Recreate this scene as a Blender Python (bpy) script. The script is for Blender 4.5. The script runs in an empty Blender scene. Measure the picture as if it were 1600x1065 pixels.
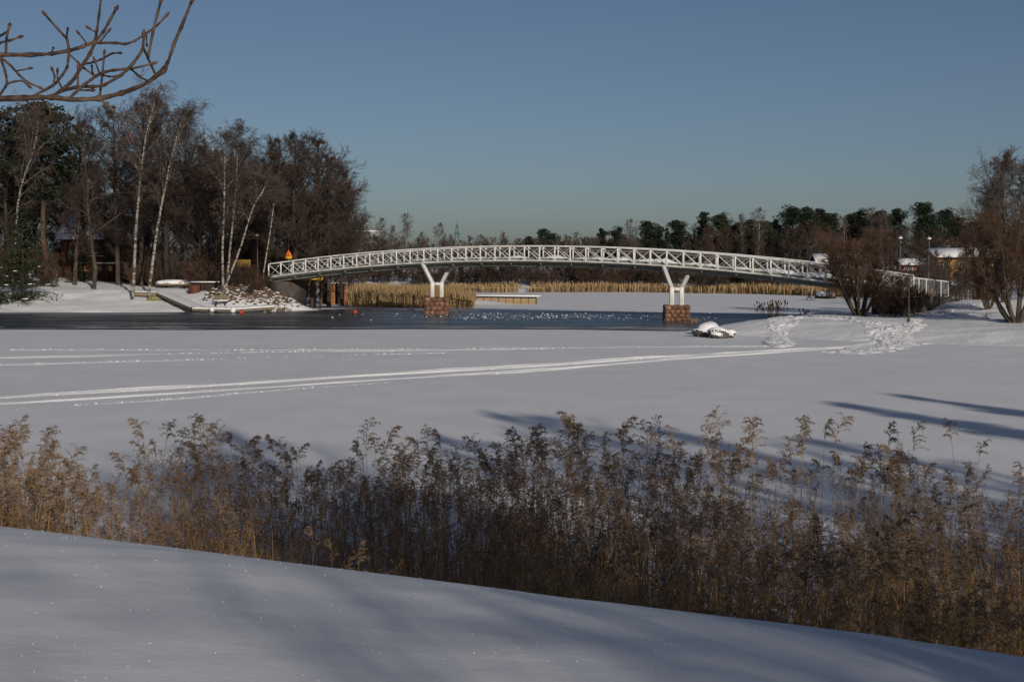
import bpy, math, random
import numpy as np
from mathutils import Vector, Matrix, Euler

# ------------------------------------------------------------------ camera, sky, sun, exposure
SC = bpy.context.scene
COL = SC.collection
F_PX, CU, CV, HOR = 2200.0, 800.0, 532.5, 405.0      # focal length and optical axis in photo pixels
CAM = np.array([0.0, 0.0, 5.6])
PITCH = math.atan((CV - HOR) / F_PX)
cam_d = bpy.data.cameras.new('camera'); cam = bpy.data.objects.new('camera', cam_d); COL.objects.link(cam)
cam.location = CAM; cam.rotation_euler = (math.pi / 2 - PITCH, 0, 0)
cam_d.sensor_width = 36.0; cam_d.lens = 36.0 * F_PX / 1600.0
cam_d.clip_start = 0.1; cam_d.clip_end = 5000
SC.camera = cam

SUN_EL = math.radians(18.0)
TRAVEL = np.array([-0.36, 0.933])                       # ground direction in which shadows fall
TRAVEL = TRAVEL / np.linalg.norm(TRAVEL)
w = bpy.data.worlds.new('World'); SC.world = w; w.use_nodes = True
nt = w.node_tree; nt.nodes.clear()
sky = nt.nodes.new('ShaderNodeTexSky'); sky.sky_type = 'NISHITA'; sky.sun_disc = False
sky.sun_elevation = SUN_EL
sky.sun_rotation = math.atan2(-TRAVEL[0], -TRAVEL[1])
sky.air_density = 0.70; sky.dust_density = 1.0; sky.ozone_density = 2.5; sky.altitude = 10
bg = nt.nodes.new('ShaderNodeBackground'); bg.inputs['Strength'].default_value = 0.06
out = nt.nodes.new('ShaderNodeOutputWorld')
tint = nt.nodes.new('ShaderNodeMix'); tint.data_type = 'RGBA'; tint.blend_type = 'MULTIPLY'; tint.inputs[0].default_value = 1.0
tint.inputs[7].default_value = (1.05, 1.0, 0.98, 1)
nt.links.new(sky.outputs[0], tint.inputs[6]); nt.links.new(tint.outputs[2], bg.inputs[0]); nt.links.new(bg.outputs[0], out.inputs[0])
sun_d = bpy.data.lights.new('sun', 'SUN'); sun = bpy.data.objects.new('sun', sun_d); COL.objects.link(sun)
sun_d.energy = 3.55; sun_d.angle = math.radians(0.53); sun_d.color = (1.0, 0.90, 0.77)
tv = Vector((TRAVEL[0] * math.cos(SUN_EL), TRAVEL[1] * math.cos(SUN_EL), -math.sin(SUN_EL)))
sun.rotation_euler = tv.to_track_quat('-Z', 'Y').to_euler()
sun.location = (20, -40, 40)
SC.view_settings.view_transform = 'Standard'; SC.view_settings.look = 'None'
SC.view_settings.exposure = -0.35; SC.view_settings.gamma = 1.0
SC.render.engine = 'CYCLES'
SC.cycles.max_bounces = 5; SC.cycles.diffuse_bounces = 2; SC.cycles.glossy_bounces = 2
SC.cycles.transparent_max_bounces = 4
SC.cycles.use_denoising = True

RNG = np.random.default_rng(7)
random.seed(5)

# ------------------------------------------------------------------ pixel <-> world helpers (each with its own depth)
def px(u, v, Y):
    a = (u - CU) / F_PX; b = (CV - v) / F_PX
    d = np.array([a, math.cos(PITCH) + b * math.sin(PITCH), -math.sin(PITCH) + b * math.cos(PITCH)])
    return CAM + d * (Y / d[1])
def gpx(u, v, z=0.0):
    a = (u - CU) / F_PX; b = (CV - v) / F_PX
    d = np.array([a, math.cos(PITCH) + b * math.sin(PITCH), -math.sin(PITCH) + b * math.cos(PITCH)])
    return CAM + d * ((z - CAM[2]) / d[2])

# ------------------------------------------------------------------ materials
MATS = {}
def mat(name, c1, c2=None, scale=3.0, rough=0.7, bump=0.0, bscale=20.0, stretch=(1, 1, 1), spec=0.3, metal=0.0, detail=4.0, ramp=(0.35, 0.65), rnd=0.0):
    if name in MATS: return MATS[name]
    m = bpy.data.materials.new(name); m.use_nodes = True
    n = m.node_tree; b = n.nodes['Principled BSDF']
    b.inputs['Roughness'].default_value = rough
    b.inputs['Specular IOR Level'].default_value = spec
    b.inputs['Metallic'].default_value = metal
    tc = n.nodes.new('ShaderNodeTexCoord'); mp = n.nodes.new('ShaderNodeMapping')
    mp.inputs['Scale'].default_value = stretch
    n.links.new(tc.outputs['Object'], mp.inputs[0])
    colout = None
    if c2 is not None:
        t = n.nodes.new('ShaderNodeTexNoise'); t.inputs['Scale'].default_value = scale; t.inputs['Detail'].default_value = detail
        n.links.new(mp.outputs[0], t.inputs['Vector'])
        r = n.nodes.new('ShaderNodeValToRGB')
        r.color_ramp.elements[0].position = ramp[0]; r.color_ramp.elements[0].color = (*c1, 1)
        r.color_ramp.elements[1].position = ramp[1]; r.color_ramp.elements[1].color = (*c2, 1)
        n.links.new(t.outputs[0], r.inputs[0]); colout = r.outputs[0]
    if rnd > 0:
        oi = n.nodes.new('ShaderNodeObjectInfo'); hv = n.nodes.new('ShaderNodeHueSaturation')
        mr = n.nodes.new('ShaderNodeMapRange')
        mr.inputs[3].default_value = 1 - rnd; mr.inputs[4].default_value = 1 + rnd
        n.links.new(oi.outputs['Random'], mr.inputs[0]); n.links.new(mr.outputs[0], hv.inputs['Value'])
        if colout: n.links.new(colout, hv.inputs['Color'])
        else: hv.inputs['Color'].default_value = (*c1, 1)
        colout = hv.outputs[0]
    if colout: n.links.new(colout, b.inputs['Base Color'])
    else: b.inputs['Base Color'].default_value = (*c1, 1)
    if bump > 0:
        t2 = n.nodes.new('ShaderNodeTexNoise'); t2.inputs['Scale'].default_value = bscale; t2.inputs['Detail'].default_value = 6
        n.links.new(mp.outputs[0], t2.inputs['Vector'])
        bp = n.nodes.new('ShaderNodeBump'); bp.inputs['Strength'].default_value = bump; bp.inputs['Distance'].default_value = 0.05
        n.links.new(t2.outputs[0], bp.inputs['Height']); n.links.new(bp.outputs[0], b.inputs['Normal'])
    MATS[name] = m
    return m

def snow_material(name, ripple_scale, strength, dist, stretch):
    m = mat(name, (0.80, 0.81, 0.83), (0.86, 0.865, 0.88), scale=0.35, rough=0.75, spec=0.25)
    n = m.node_tree; b = n.nodes['Principled BSDF']
    tc = n.nodes.new('ShaderNodeTexCoord'); mp = n.nodes.new('ShaderNodeMapping'); mp.inputs['Scale'].default_value = stretch
    n.links.new(tc.outputs['Object'], mp.inputs[0])
    t1 = n.nodes.new('ShaderNodeTexNoise'); t1.inputs['Scale'].default_value = ripple_scale; t1.inputs['Detail'].default_value = 5
    t2 = n.nodes.new('ShaderNodeTexNoise'); t2.inputs['Scale'].default_value = ripple_scale * 9; t2.inputs['Detail'].default_value = 3
    n.links.new(mp.outputs[0], t1.inputs['Vector']); n.links.new(tc.outputs['Object'], t2.inputs['Vector'])
    ma = n.nodes.new('ShaderNodeMath'); ma.operation = 'MULTIPLY_ADD'; ma.inputs[1].default_value = 0.25
    n.links.new(t2.outputs[0], ma.inputs[0]); n.links.new(t1.outputs[0], ma.inputs[2])
    bp = n.nodes.new('ShaderNodeBump'); bp.inputs['Strength'].default_value = strength; bp.inputs['Distance'].default_value = dist
    n.links.new(ma.outputs[0], bp.inputs['Height']); n.links.new(bp.outputs[0], b.inputs['Normal'])
    return m
M_BANK = snow_material('bank_snow', 2.2, 0.25, 0.03, (1.0, 1.7, 1.0))
M_LAKE = snow_material('lake_snow', 0.35, 0.25, 0.05, (0.5, 1.6, 1.0))
M_SHORE = snow_material('shore_snow', 0.9, 0.8, 0.14, (1, 1, 1))
M_SNOW = mat('piled_snow', (0.80, 0.81, 0.83), (0.88, 0.885, 0.9), scale=5, rough=0.7, bump=0.3, bscale=9)
M_WHITE = mat('white_paint', (0.52, 0.51, 0.47), (0.78, 0.78, 0.75), scale=1.1, rough=0.45, spec=0.4)
M_DECK = mat('deck_steel', (0.16, 0.18, 0.16), (0.24, 0.25, 0.23), scale=2, rough=0.6)
M_STONE = mat('red_granite', (0.12, 0.064, 0.043), (0.29, 0.155, 0.10), scale=2.2, rough=0.85, bump=0.6, bscale=9, rnd=0.35)
M_STONEDK = mat('mortar', (0.12, 0.07, 0.05), (0.18, 0.11, 0.08), scale=6, rough=0.9)
M_CONC = mat('dark_concrete', (0.055, 0.045, 0.04), (0.10, 0.085, 0.075), scale=1.2, rough=0.9, bump=0.4)
M_BROWNWALL = mat('shaded_brown', (0.045, 0.032, 0.028), (0.075, 0.055, 0.048), scale=2.5, rough=0.85, bump=0.4)  # dark brown that holds the shade of the wall faces
M_WOOD = mat('grey_wood', (0.16, 0.13, 0.08), (0.26, 0.215, 0.13), scale=3, rough=0.8, stretch=(1, 6, 6), bump=0.3, rnd=0.12)
M_DKWOOD = mat('dark_wood', (0.035, 0.025, 0.02), (0.07, 0.05, 0.035), scale=3, rough=0.85, stretch=(6, 6, 1))
M_REDWOOD = mat('red_brown_boards', (0.10, 0.035, 0.022), (0.15, 0.055, 0.035), scale=2, rough=0.8, rnd=0.15)
M_OCHRE = mat('ochre_boards', (0.42, 0.235, 0.085), (0.55, 0.32, 0.13), scale=2, rough=0.8, rnd=0.06)
M_BRICK = mat('orange_brick', (0.36, 0.15, 0.06), (0.48, 0.22, 0.10), scale=8, rough=0.85)
M_PALE = mat('pale_render', (0.27, 0.27, 0.26), (0.33, 0.33, 0.31), scale=1, rough=0.8)
M_GLASS = mat('window_glass', (0.02, 0.025, 0.03), rough=0.08, spec=0.6)
M_YELLOW = mat('yellow_paint', (0.62, 0.36, 0.02), (0.72, 0.43, 0.03), scale=5, rough=0.5)
M_ORANGE = mat('signal_orange', (0.75, 0.20, 0.02), rough=0.4)
M_BLACK = mat('black_paint', (0.02, 0.02, 0.02), rough=0.5)
M_METAL = mat('galvanised', (0.35, 0.36, 0.37), (0.45, 0.46, 0.47), scale=4, rough=0.45, metal=0.6)
M_LAMP = mat('lamp_globe', (0.85, 0.85, 0.85), rough=0.2, spec=0.7)
M_BUOY = mat('buoy_red', (0.40, 0.045, 0.028), (0.5, 0.07, 0.04), scale=6, rough=0.4)
M_GREEN = mat('mast_green', (0.06, 0.14, 0.12), rough=0.6)
M_BLUE = mat('blue_heap', (0.08, 0.13, 0.38), (0.12, 0.19, 0.48), scale=4, rough=0.5)
M_BIRCH = mat('birch_bark', (0.045, 0.037, 0.032), (0.34, 0.305, 0.255), scale=2.6, rough=0.85, stretch=(1, 1, 1.6), ramp=(0.40, 0.56))
M_BARK = mat('alder_bark', (0.035, 0.026, 0.021), (0.085, 0.064, 0.05), scale=4, rough=0.9, stretch=(1, 1, .4), rnd=0.3)
M_TWIG = mat('dark_twigs', (0.042, 0.031, 0.026), (0.080, 0.058, 0.047), scale=1.2, rough=0.9, rnd=0.3)
M_BTWIG = mat('birch_twigs', (0.07, 0.052, 0.045), (0.13, 0.10, 0.085), scale=1.0, rough=0.9, rnd=0.2)
M_WTWIG = mat('willow_twigs', (0.080, 0.044, 0.029), (0.14, 0.082, 0.053), scale=1.0, rough=0.9, rnd=0.2)
M_WBARK = mat('willow_bark', (0.04, 0.032, 0.025), (0.10, 0.08, 0.06), scale=3, rough=0.9, stretch=(1, 1, .3))
M_PBARK = mat('pine_bark', (0.05, 0.032, 0.024), (0.12, 0.070, 0.045), scale=3, rough=0.9, stretch=(1, 1, .3))
M_PINE = mat('pine_needles', (0.008, 0.016, 0.009), (0.030, 0.042, 0.020), scale=0.9, rough=0.7, rnd=0.3)
M_SPRUCE = mat('spruce_needles', (0.008, 0.018, 0.008), (0.045, 0.058, 0.020), scale=0.8, rough=0.75, rnd=0.2)
M_RSTEM = mat('reed_stem', (0.31, 0.17, 0.055), (0.58, 0.36, 0.13), scale=1.4, rough=0.6, ramp=(0.3, 0.7))
M_PLUME = mat('reed_plume', (0.10, 0.066, 0.044), (0.33, 0.22, 0.13), scale=1.6, rough=0.85, ramp=(0.3, 0.7))
M_RLEAF = mat('reed_leaf', (0.17, 0.094, 0.038), (0.44, 0.25, 0.09), scale=2.0, rough=0.7, ramp=(0.3, 0.7))
M_FARREED = mat('far_reed', (0.26, 0.175, 0.085), (0.40, 0.28, 0.14), scale=0.5, rough=0.8)
M_MBARK = mat('chestnut_bark', (0.035, 0.022, 0.016), (0.13, 0.085, 0.058), scale=18, rough=0.8, bump=0.3, bscale=60)
M_BUD = mat('bud_brown', (0.075, 0.03, 0.022), (0.13, 0.055, 0.035), scale=30, rough=0.5)
M_CLOTH = mat('dark_clothing', (0.018, 0.02, 0.028), (0.035, 0.038, 0.05), scale=6, rough=0.85)
M_SKIN = mat('skin', (0.45, 0.28, 0.20), rough=0.6)
M_ROCK = mat('boulder_rock', (0.06, 0.055, 0.05), (0.13, 0.12, 0.11), scale=3, rough=0.9, bump=0.5)
M_LITTER = mat('brown_litter', (0.07, 0.045, 0.03), (0.17, 0.115, 0.075), scale=5, rough=0.9)

# open water / thin dark ice
def water_material():
    m = bpy.data.materials.new('dark_thin_ice'); m.use_nodes = True
    n = m.node_tree; b = n.nodes['Principled BSDF']
    tc = n.nodes.new('ShaderNodeTexCoord'); mp = n.nodes.new('ShaderNodeMapping'); mp.inputs['Scale'].default_value = (0.05, 0.45, 1)
    n.links.new(tc.outputs['Object'], mp.inputs[0])
    t = n.nodes.new('ShaderNodeTexNoise'); t.inputs['Scale'].default_value = 1.0; t.inputs['Detail'].default_value = 6
    n.links.new(mp.outputs[0], t.inputs['Vector'])
    r = n.nodes.new('ShaderNodeValToRGB')
    r.color_ramp.elements[0].position = 0.42; r.color_ramp.elements[0].color = (0.028, 0.038, 0.056, 1)
    r.color_ramp.elements[1].position = 0.72; r.color_ramp.elements[1].color = (0.10, 0.12, 0.15, 1)
    n.links.new(t.outputs[0], r.inputs[0]); n.links.new(r.outputs[0], b.inputs['Base Color'])
    mr = n.nodes.new('ShaderNodeMapRange'); mr.inputs[1].default_value = 0.35; mr.inputs[2].default_value = 0.7
    mr.inputs[3].default_value = 0.16; mr.inputs[4].default_value = 0.5
    n.links.new(t.outputs[0], mr.inputs[0]); n.links.new(mr.outputs[0], b.inputs['Roughness'])
    b.inputs['IOR'].default_value = 1.31; b.inputs['Specular IOR Level'].default_value = 0.35
    t2 = n.nodes.new('ShaderNodeTexNoise'); t2.inputs['Scale'].default_value = 1.6; t2.inputs['Detail'].default_value = 3
    n.links.new(tc.outputs['Object'], t2.inputs['Vector'])
    bp = n.nodes.new('ShaderNodeBump'); bp.inputs['Strength'].default_value = 0.15; bp.inputs['Distance'].default_value = 0.05
    n.links.new(t2.outputs[0], bp.inputs['Height']); n.links.new(bp.outputs[0], b.inputs['Normal'])
    return m
M_WATER = water_material()

# ------------------------------------------------------------------ mesh helpers
def tag(o, label=None, cat=None, group=None, kind=None):
    if label: o['label'] = label
    if cat: o['category'] = cat
    if group: o['group'] = group
    if kind: o['kind'] = kind
    return o
def empty(name, loc=(0, 0, 0), label=None, cat=None, group=None):
    o = bpy.data.objects.new(name, None); COL.objects.link(o); o.location = Vector([float(c) for c in loc])
    o.empty_display_size = 0.2
    return tag(o, label, cat, group)
def link_mesh(name, me, m, parent=None, local=False):
    o = bpy.data.objects.new(name, me); COL.objects.link(o)
    if m is not None and not me.materials: me.materials.append(m)
    if parent is not None:
        o.parent = parent
        if not local: o.matrix_parent_inverse = Matrix.Translation(-world_loc(parent))
    return o
def world_loc(o):
    l = o.location.copy()
    if o.parent is not None: l = l * 0 + Vector(o.get('wl', (0, 0, 0)))
    return l
def np_mesh(name, V, faces, smooth=False):
    """faces: list of int arrays (n,3) or (n,4)"""
    V = np.asarray(V, dtype=np.float32)
    if not isinstance(faces, (list, tuple)): faces = [faces]
    faces = [np.asarray(f, dtype=np.int32) for f in faces if len(f)]
    me = bpy.data.meshes.new(name)
    nl = sum(f.size for f in faces); npoly = sum(len(f) for f in faces)
    me.vertices.add(len(V)); me.vertices.foreach_set('co', V.ravel())
    me.loops.add(nl); me.loops.foreach_set('vertex_index', np.concatenate([f.ravel() for f in faces]))
    starts = []; tot = []; off = 0
    for f in faces:
        k = f.shape[1]; starts.append(off + np.arange(len(f)) * k); tot.append(np.full(len(f), k)); off += f.size
    me.polygons.add(npoly)
    me.polygons.foreach_set('loop_start', np.concatenate(starts).astype(np.int32))
    if smooth: me.polygons.foreach_set('use_smooth', np.ones(npoly, dtype=bool))
    me.update(calc_edges=True)
    me.validate()
    return me
class MB:
    def __init__(s): s.v = []; s.q = []; s.t = []; s.n = 0
    def add(s, V, Q=None, T=None):
        V = np.asarray(V, float).reshape(-1, 3)
        if Q is not None and len(Q): s.q.append(np.asarray(Q) + s.n)
        if T is not None and len(T): s.t.append(np.asarray(T) + s.n)
        s.v.append(V); s.n += len(V); return s
    def box(s, c, size, rz=0.0):
        hx, hy, hz = [k / 2 for k in size]
        P = np.array([[x, y, z] for x in (-hx, hx) for y in (-hy, hy) for z in (-hz, hz)])
        ca, sa = math.cos(rz), math.sin(rz)
        P = np.stack([P[:, 0] * ca - P[:, 1] * sa, P[:, 0] * sa + P[:, 1] * ca, P[:, 2]], 1) + np.asarray(c, float)
        return s.add(P, [[0, 1, 3, 2], [4, 6, 7, 5], [0, 4, 5, 1], [2, 3, 7, 6], [0, 2, 6, 4], [1, 5, 7, 3]])
    def beam(s, p, q, wd, ht):
        p = np.asarray(p, float); q = np.asarray(q, float); d = q - p; L = np.linalg.norm(d); d = d / L
        ref = np.array([0, 0, 1.0]) if abs(d[2]) < 0.95 else np.array([1.0, 0, 0])
        u = np.cross(d, ref); u /= np.linalg.norm(u); k = np.cross(u, d)
        P = np.array([b + u * x * wd / 2 + k * z * ht / 2 for b in (p, q) for x in (-1, 1) for z in (-1, 1)])
        return s.add(P, [[0, 1, 3, 2], [4, 6, 7, 5], [0, 4, 5, 1], [2, 3, 7, 6], [0, 2, 6, 4], [1, 5, 7, 3]])
    def tube(s, pts, rad, sides=6, cap=True):
        pts = np.asarray(pts, float)[None]; rad = np.broadcast_to(np.asarray(rad, float), (pts.shape[1],))[None]
        V, Q = tubes(pts, rad, sides)
        T = []
        if cap:
            K = pts.shape[1]
            V = np.vstack([V, pts[0, 0], pts[0, -1]]); a = len(V) - 2
            for i in range(sides):
                T.append([a, i, (i + 1) % sides]); T.append([a + 1, (K - 1) * sides + (i + 1) % sides, (K - 1) * sides + i])
        return s.add(V, Q, T)
    def build(s, name, m, parent=None, smooth=False):
        fs = []
        if s.q: fs.append(np.concatenate(s.q))
        if s.t: fs.append(np.concatenate(s.t))
        return link_mesh(name, np_mesh(name, np.concatenate(s.v), fs, smooth), m, parent)
def norm(a): return a / np.maximum(np.linalg.norm(a, axis=-1, keepdims=True), 1e-9)
def tubes(P, R, S=3):
    N, K, _ = P.shape
    T = norm(np.gradient(P, axis=1))
    mean = norm(P[:, -1] - P[:, 0])
    ref = np.where(np.abs(mean[:, 2:3]) > 0.9, np.array([[1.0, 0, 0]]), np.array([[0, 0, 1.0]]))[:, None, :]
    U = norm(np.cross(T, ref)); W = np.cross(T, U)
    a = np.arange(S) * 2 * math.pi / S
    V = P[:, :, None, :] + R[:, :, None, None] * (np.cos(a)[None, None, :, None] * U[:, :, None, :] + np.sin(a)[None, None, :, None] * W[:, :, None, :])
    idx = np.arange(N * K * S).reshape(N, K, S)
    i0 = idx[:, :-1, :]; i1 = idx[:, 1:, :]
    Q = np.stack([i0, np.roll(i0, -1, 2), np.roll(i1, -1, 2), i1], -1).reshape(-1, 4)
    return V.reshape(-1, 3), Q
ICO = None
def ico_arrays():
    global ICO
    if ICO is None:
        t = (1 + 5 ** .5) / 2
        V = norm(np.array([[-1, t, 0], [1, t, 0], [-1, -t, 0], [1, -t, 0], [0, -1, t], [0, 1, t], [0, -1, -t], [0, 1, -t], [t, 0, -1], [t, 0, 1], [-t, 0, -1], [-t, 0, 1]], float))
        Fc = np.array([[0, 11, 5], [0, 5, 1], [0, 1, 7], [0, 7, 10], [0, 10, 11], [1, 5, 9], [5, 11, 4], [11, 10, 2], [10, 7, 6], [7, 1, 8], [3, 9, 4], [3, 4, 2], [3, 2, 6], [3, 6, 8], [3, 8, 9], [4, 9, 5], [2, 4, 11], [6, 2, 10], [8, 6, 7], [9, 8, 1]])
        ICO = (V, Fc)
    return ICO
def lumps(C, R, rng, jitter=0.35, squash=0.7):
    """many irregular lumps in one array"""
    V0, F0 = ico_arrays(); N = len(C)
    V = V0[None] * (1 + rng.uniform(-jitter, jitter, (N, 12, 1)))
    an = rng.uniform(0, 2 * math.pi, N); ca, sa = np.cos(an)[:, None], np.sin(an)[:, None]
    V = np.stack([V[..., 0] * ca - V[..., 1] * sa, V[..., 0] * sa + V[..., 1] * ca, V[..., 2] * squash], -1)
    V = V * np.asarray(R).reshape(N, 1, -1) + C[:, None, :]
    Fc = (F0[None] + (np.arange(N) * 12)[:, None, None]).reshape(-1, 3)
    return V.reshape(-1, 3), Fc
def boulder_mesh(name, size, rng, sub=2, jit=0.22):
    V, Fc = ico_arrays(); V = V.copy(); Fc = Fc.copy()
    for _ in range(sub):
        cache = {}; Vl = list(V); nf = []
        def mid(a, b):
            k = (min(a, b), max(a, b))
            if k not in cache:
                m = (Vl[a] + Vl[b]) / 2; Vl.append(m / np.linalg.norm(m)); cache[k] = len(Vl) - 1
            return cache[k]
        for a, b, c in Fc:
            x, y, z = mid(a, b), mid(b, c), mid(c, a)
            nf += [[a, x, z], [b, y, x], [c, z, y], [x, y, z]]
        V = np.array(Vl); Fc = np.array(nf)
    ph = rng.uniform(0, 6, (6, 3)); fr = rng.uniform(1.2, 3.2, (6, 3))
    d = sum(np.sin((V * fr[i] + ph[i]).sum(1)) for i in range(6)) / 6
    V = V * (1 + jit * 1.6 * d)[:, None] * np.asarray(size)
    return V, Fc
def sstep(a, b, x):
    t = np.clip((np.asarray(x, float) - a) / (b - a), 0, 1); return t * t * (3 - 2 * t)
def fnoise(x, y, seed=0, oct_=4, sc=1.0):
    """cheap smooth pseudo-noise from summed rotated sines"""
    r = np.random.default_rng(seed); o = np.zeros(np.broadcast(x, y).shape); amp = 1.0; tot = 0
    for i in range(oct_):
        for _ in range(3):
            a = r.uniform(0, 2 * math.pi); f = sc * (2 ** i) * r.uniform(0.7, 1.3); p = r.uniform(0, 6.28)
            o = o + amp * np.sin((x * math.cos(a) + y * math.sin(a)) * f + p)
        tot += amp * 1.7; amp *= 0.5
    return o / tot
def grid_mesh(X, Y, Z):
    n, m = X.shape
    V = np.stack([X, Y, Z], -1).reshape(-1, 3); idx = np.arange(n * m).reshape(n, m)
    Q = np.stack([idx[:-1, :-1], idx[:-1, 1:], idx[1:, 1:], idx[1:, :-1]], -1).reshape(-1, 4)
    return V, Q

# ------------------------------------------------------------------ the land and the lake
LAND = np.array([(-500, 147), (-60, 147.5), (-40, 148.5), (-27, 150.5), (-21, 154.5), (-24, 160), (-28, 168), (-32, 190), (-31, 222), (-20, 241), (20, 246),
                 (40, 232), (50, 214), (58, 200), (56, 170), (48, 150), (42, 138), (33, 134.5), (25, 131), (18, 119), (13.2, 108.5), (15, 104.5), (20, 101), (27, 95),
                 (38, 86), (60, 70), (120, 40), (500, 30), (500, 900), (-500, 900)], float)
def sdist(x, y):
    x = np.asarray(x, float); y = np.asarray(y, float)
    best = np.full(x.shape, 1e9); inside = np.zeros(x.shape, bool); n = len(LAND)
    for i in range(n):
        ax, ay = LAND[i]; bx, by = LAND[(i + 1) % n]
        dx, dy = bx - ax, by - ay
        t = np.clip(((x - ax) * dx + (y - ay) * dy) / (dx * dx + dy * dy), 0, 1)
        best = np.minimum(best, np.hypot(x - ax - t * dx, y - ay - t * dy))
        c = ((ay > y) != (by > y)) & (x < (bx - ax) * (y - ay) / (by - ay + 1e-12) + ax)
        inside ^= c
    return np.where(inside, best, -best)
def land_z(x, y):
    x = np.asarray(x, float); y = np.asarray(y, float)
    d = sdist(x, y) + 0.8 * fnoise(x, y, 3, 3, 0.35)
    left = 0.55 * sstep(-0.5, 4, d) + 1.6 * sstep(3, 13, d) + 1.2 * sstep(12, 34, d) + 1.5 * sstep(40, 160, d)
    left = left + 1.9 * np.exp(-(((x + 29.0) / 4.6) ** 2 + ((y - 156.0) / 4.2) ** 2))
    rightlow = 0.80 * sstep(-0.5, 6, d)
    rl = sstep(33, 42, x) * sstep(107, 124, y)
    right = rightlow + rl * 1.1 * sstep(2, 10, d) + 2.0 * sstep(130, 190, y) * sstep(4, 14, d) + 1.5 * sstep(200, 400, y)
    far = 0.5 * sstep(-0.5, 4, d) + 1.3 * sstep(4, 25, d) + 2.5 * sstep(30, 160, d)
    wr = sstep(10, 28, x) * (1 - sstep(195, 225, y)); wf = sstep(185, 215, y) * (1 - wr)
    z = right * wr + far * wf + left * (1 - wr) * (1 - wf)
    und = (0.16 + 0.10 * (x < 0) * (y < 175)) * fnoise(x, y, 11, 4, 0.45) + 0.05 * fnoise(x, y, 12, 3, 1.7)
    return np.where(d > -0.6, z + und * sstep(-0.5, 3, d) - 0.05 * (1 - sstep(-.5, 1.5, d)), -0.4)
def lz(x, y): return float(land_z(np.array([x]), np.array([y]))[0])

xs = np.concatenate([np.arange(-500, -90, 12.0), np.arange(-90, 90, 0.8), np.arange(90, 501, 12.0)])
ys = np.concatenate([np.arange(30, 84, 3.0), np.arange(84, 200, 0.8), np.arange(200, 300, 2.0), np.arange(300, 901, 25.0)])
GX, GY = np.meshgrid(xs, ys)
V, Q = grid_mesh(GX, GY, land_z(GX, GY))
tag(link_mesh('shore_ground', np_mesh('shore_ground', V, Q, True), M_SHORE), kind='structure')

xs = np.concatenate([np.arange(-700, -40, 20.0), np.arange(-40, 40, 0.5), np.arange(40, 701, 20.0)])
ys = np.concatenate([np.arange(-60, 14, 6.0), np.arange(14, 112, 0.5), np.arange(112, 160, 2.0), np.arange(160, 1001, 30.0)])
GX, GY = np.meshgrid(xs, ys)
GZ = 0.035 * fnoise(GX, GY, 21, 3, 0.25) * sstep(14, 25, GY) * (1 - sstep(100, 112, GY)) * sstep(40, 36, np.abs(GX)) - 0.02
V, Q = grid_mesh(GX, GY, GZ)
tag(link_mesh('frozen_lake', np_mesh('frozen_lake', V, Q, True), M_LAKE), kind='structure')

# dark channel of open water and thin ice, ragged edges
far_e = np.array([(-95, 146), (-40, 148.0), (-26, 151), (-17, 160), (-8, 154), (0, 151.5), (10, 150.5), (22, 147), (32, 143), (40, 139.5)], float)
near_e = np.array([(-95, 113.2), (-60, 113.5), (-30, 112.2), (-12, 112.8), (0, 113.2), (8, 112.0), (13.5, 110.5), (17, 117.5), (24, 131.5), (33, 135.5), (40, 139.0)], float)
def ragged(E, seed, amp, n=700):
    x = np.linspace(E[0, 0], E[-1, 0], n); y = np.interp(x, E[:, 0], E[:, 1])
    return x, y + amp * fnoise(x, x * 0, seed, 6, 0.12)
x1, y1 = ragged(near_e, 31, 1.3); x2, y2 = ragged(far_e, 32, 0.7)
V = np.concatenate([np.stack([x1, np.minimum(y1, y2 - 0.05), np.full_like(x1, 0.03)], 1), np.stack([x2, y2, np.full_like(x2, 0.03)], 1)])
i = np.arange(len(x1) - 1)
tag(link_mesh('open_water', np_mesh('open_water', V, np.stack([i, i + 1, i + 1 + len(x1), i + len(x1)], 1)), M_WATER), kind='structure')

# foreground bank the photographer stands on
def bank_z(x, y):
    x = np.asarray(x, float); y = np.asarray(y, float)
    yc = 10.4 - 0.30 * x + 0.25 * np.sin(x * 0.5 + 1)
    top = 4.16 - 0.088 * x - 0.078 * y + 0.05 * fnoise(x, y, 41, 3, 0.5) + 0.012 * fnoise(x, y, 42, 3, 2.2)
    k = np.maximum(y - yc + 2.2, 0)
    drop = 0.055 * k ** 2
    drop = np.where(k > 5, 0.055 * 25 + (k - 5) * 0.55, drop)
    return np.maximum(top - drop, -0.5)
xs = np.concatenate([np.arange(-80, -12, 3.0), np.arange(-12, 12, 0.10), np.arange(12, 81, 3.0)])
ys = np.concatenate([np.arange(-60, 0, 3.0), np.arange(0, 17, 0.10), np.arange(17, 40, 1.0)])
GX, GY = np.meshgrid(xs, ys)
V, Q = grid_mesh(GX, GY, bank_z(GX, GY))
tag(link_mesh('snow_bank', np_mesh('snow_bank', V, Q, True), M_BANK), kind='structure')
def bz(x, y): return float(bank_z(np.array([x]), np.array([y]))[0])

def lpx(u, v, y0=144.0, y1=240.0):
    """where the sight line of a photo pixel meets the land"""
    Ys = np.arange(y0, y1, 0.1); P = np.array([px(u, v, Y) for Y in Ys]); z = land_z(P[:, 0], P[:, 1]); h = np.nonzero(P[:, 2] <= z)[0]
    k = h[0] if len(h) else len(Ys) - 1
    return np.array([P[k, 0], P[k, 1], z[k]])
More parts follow.
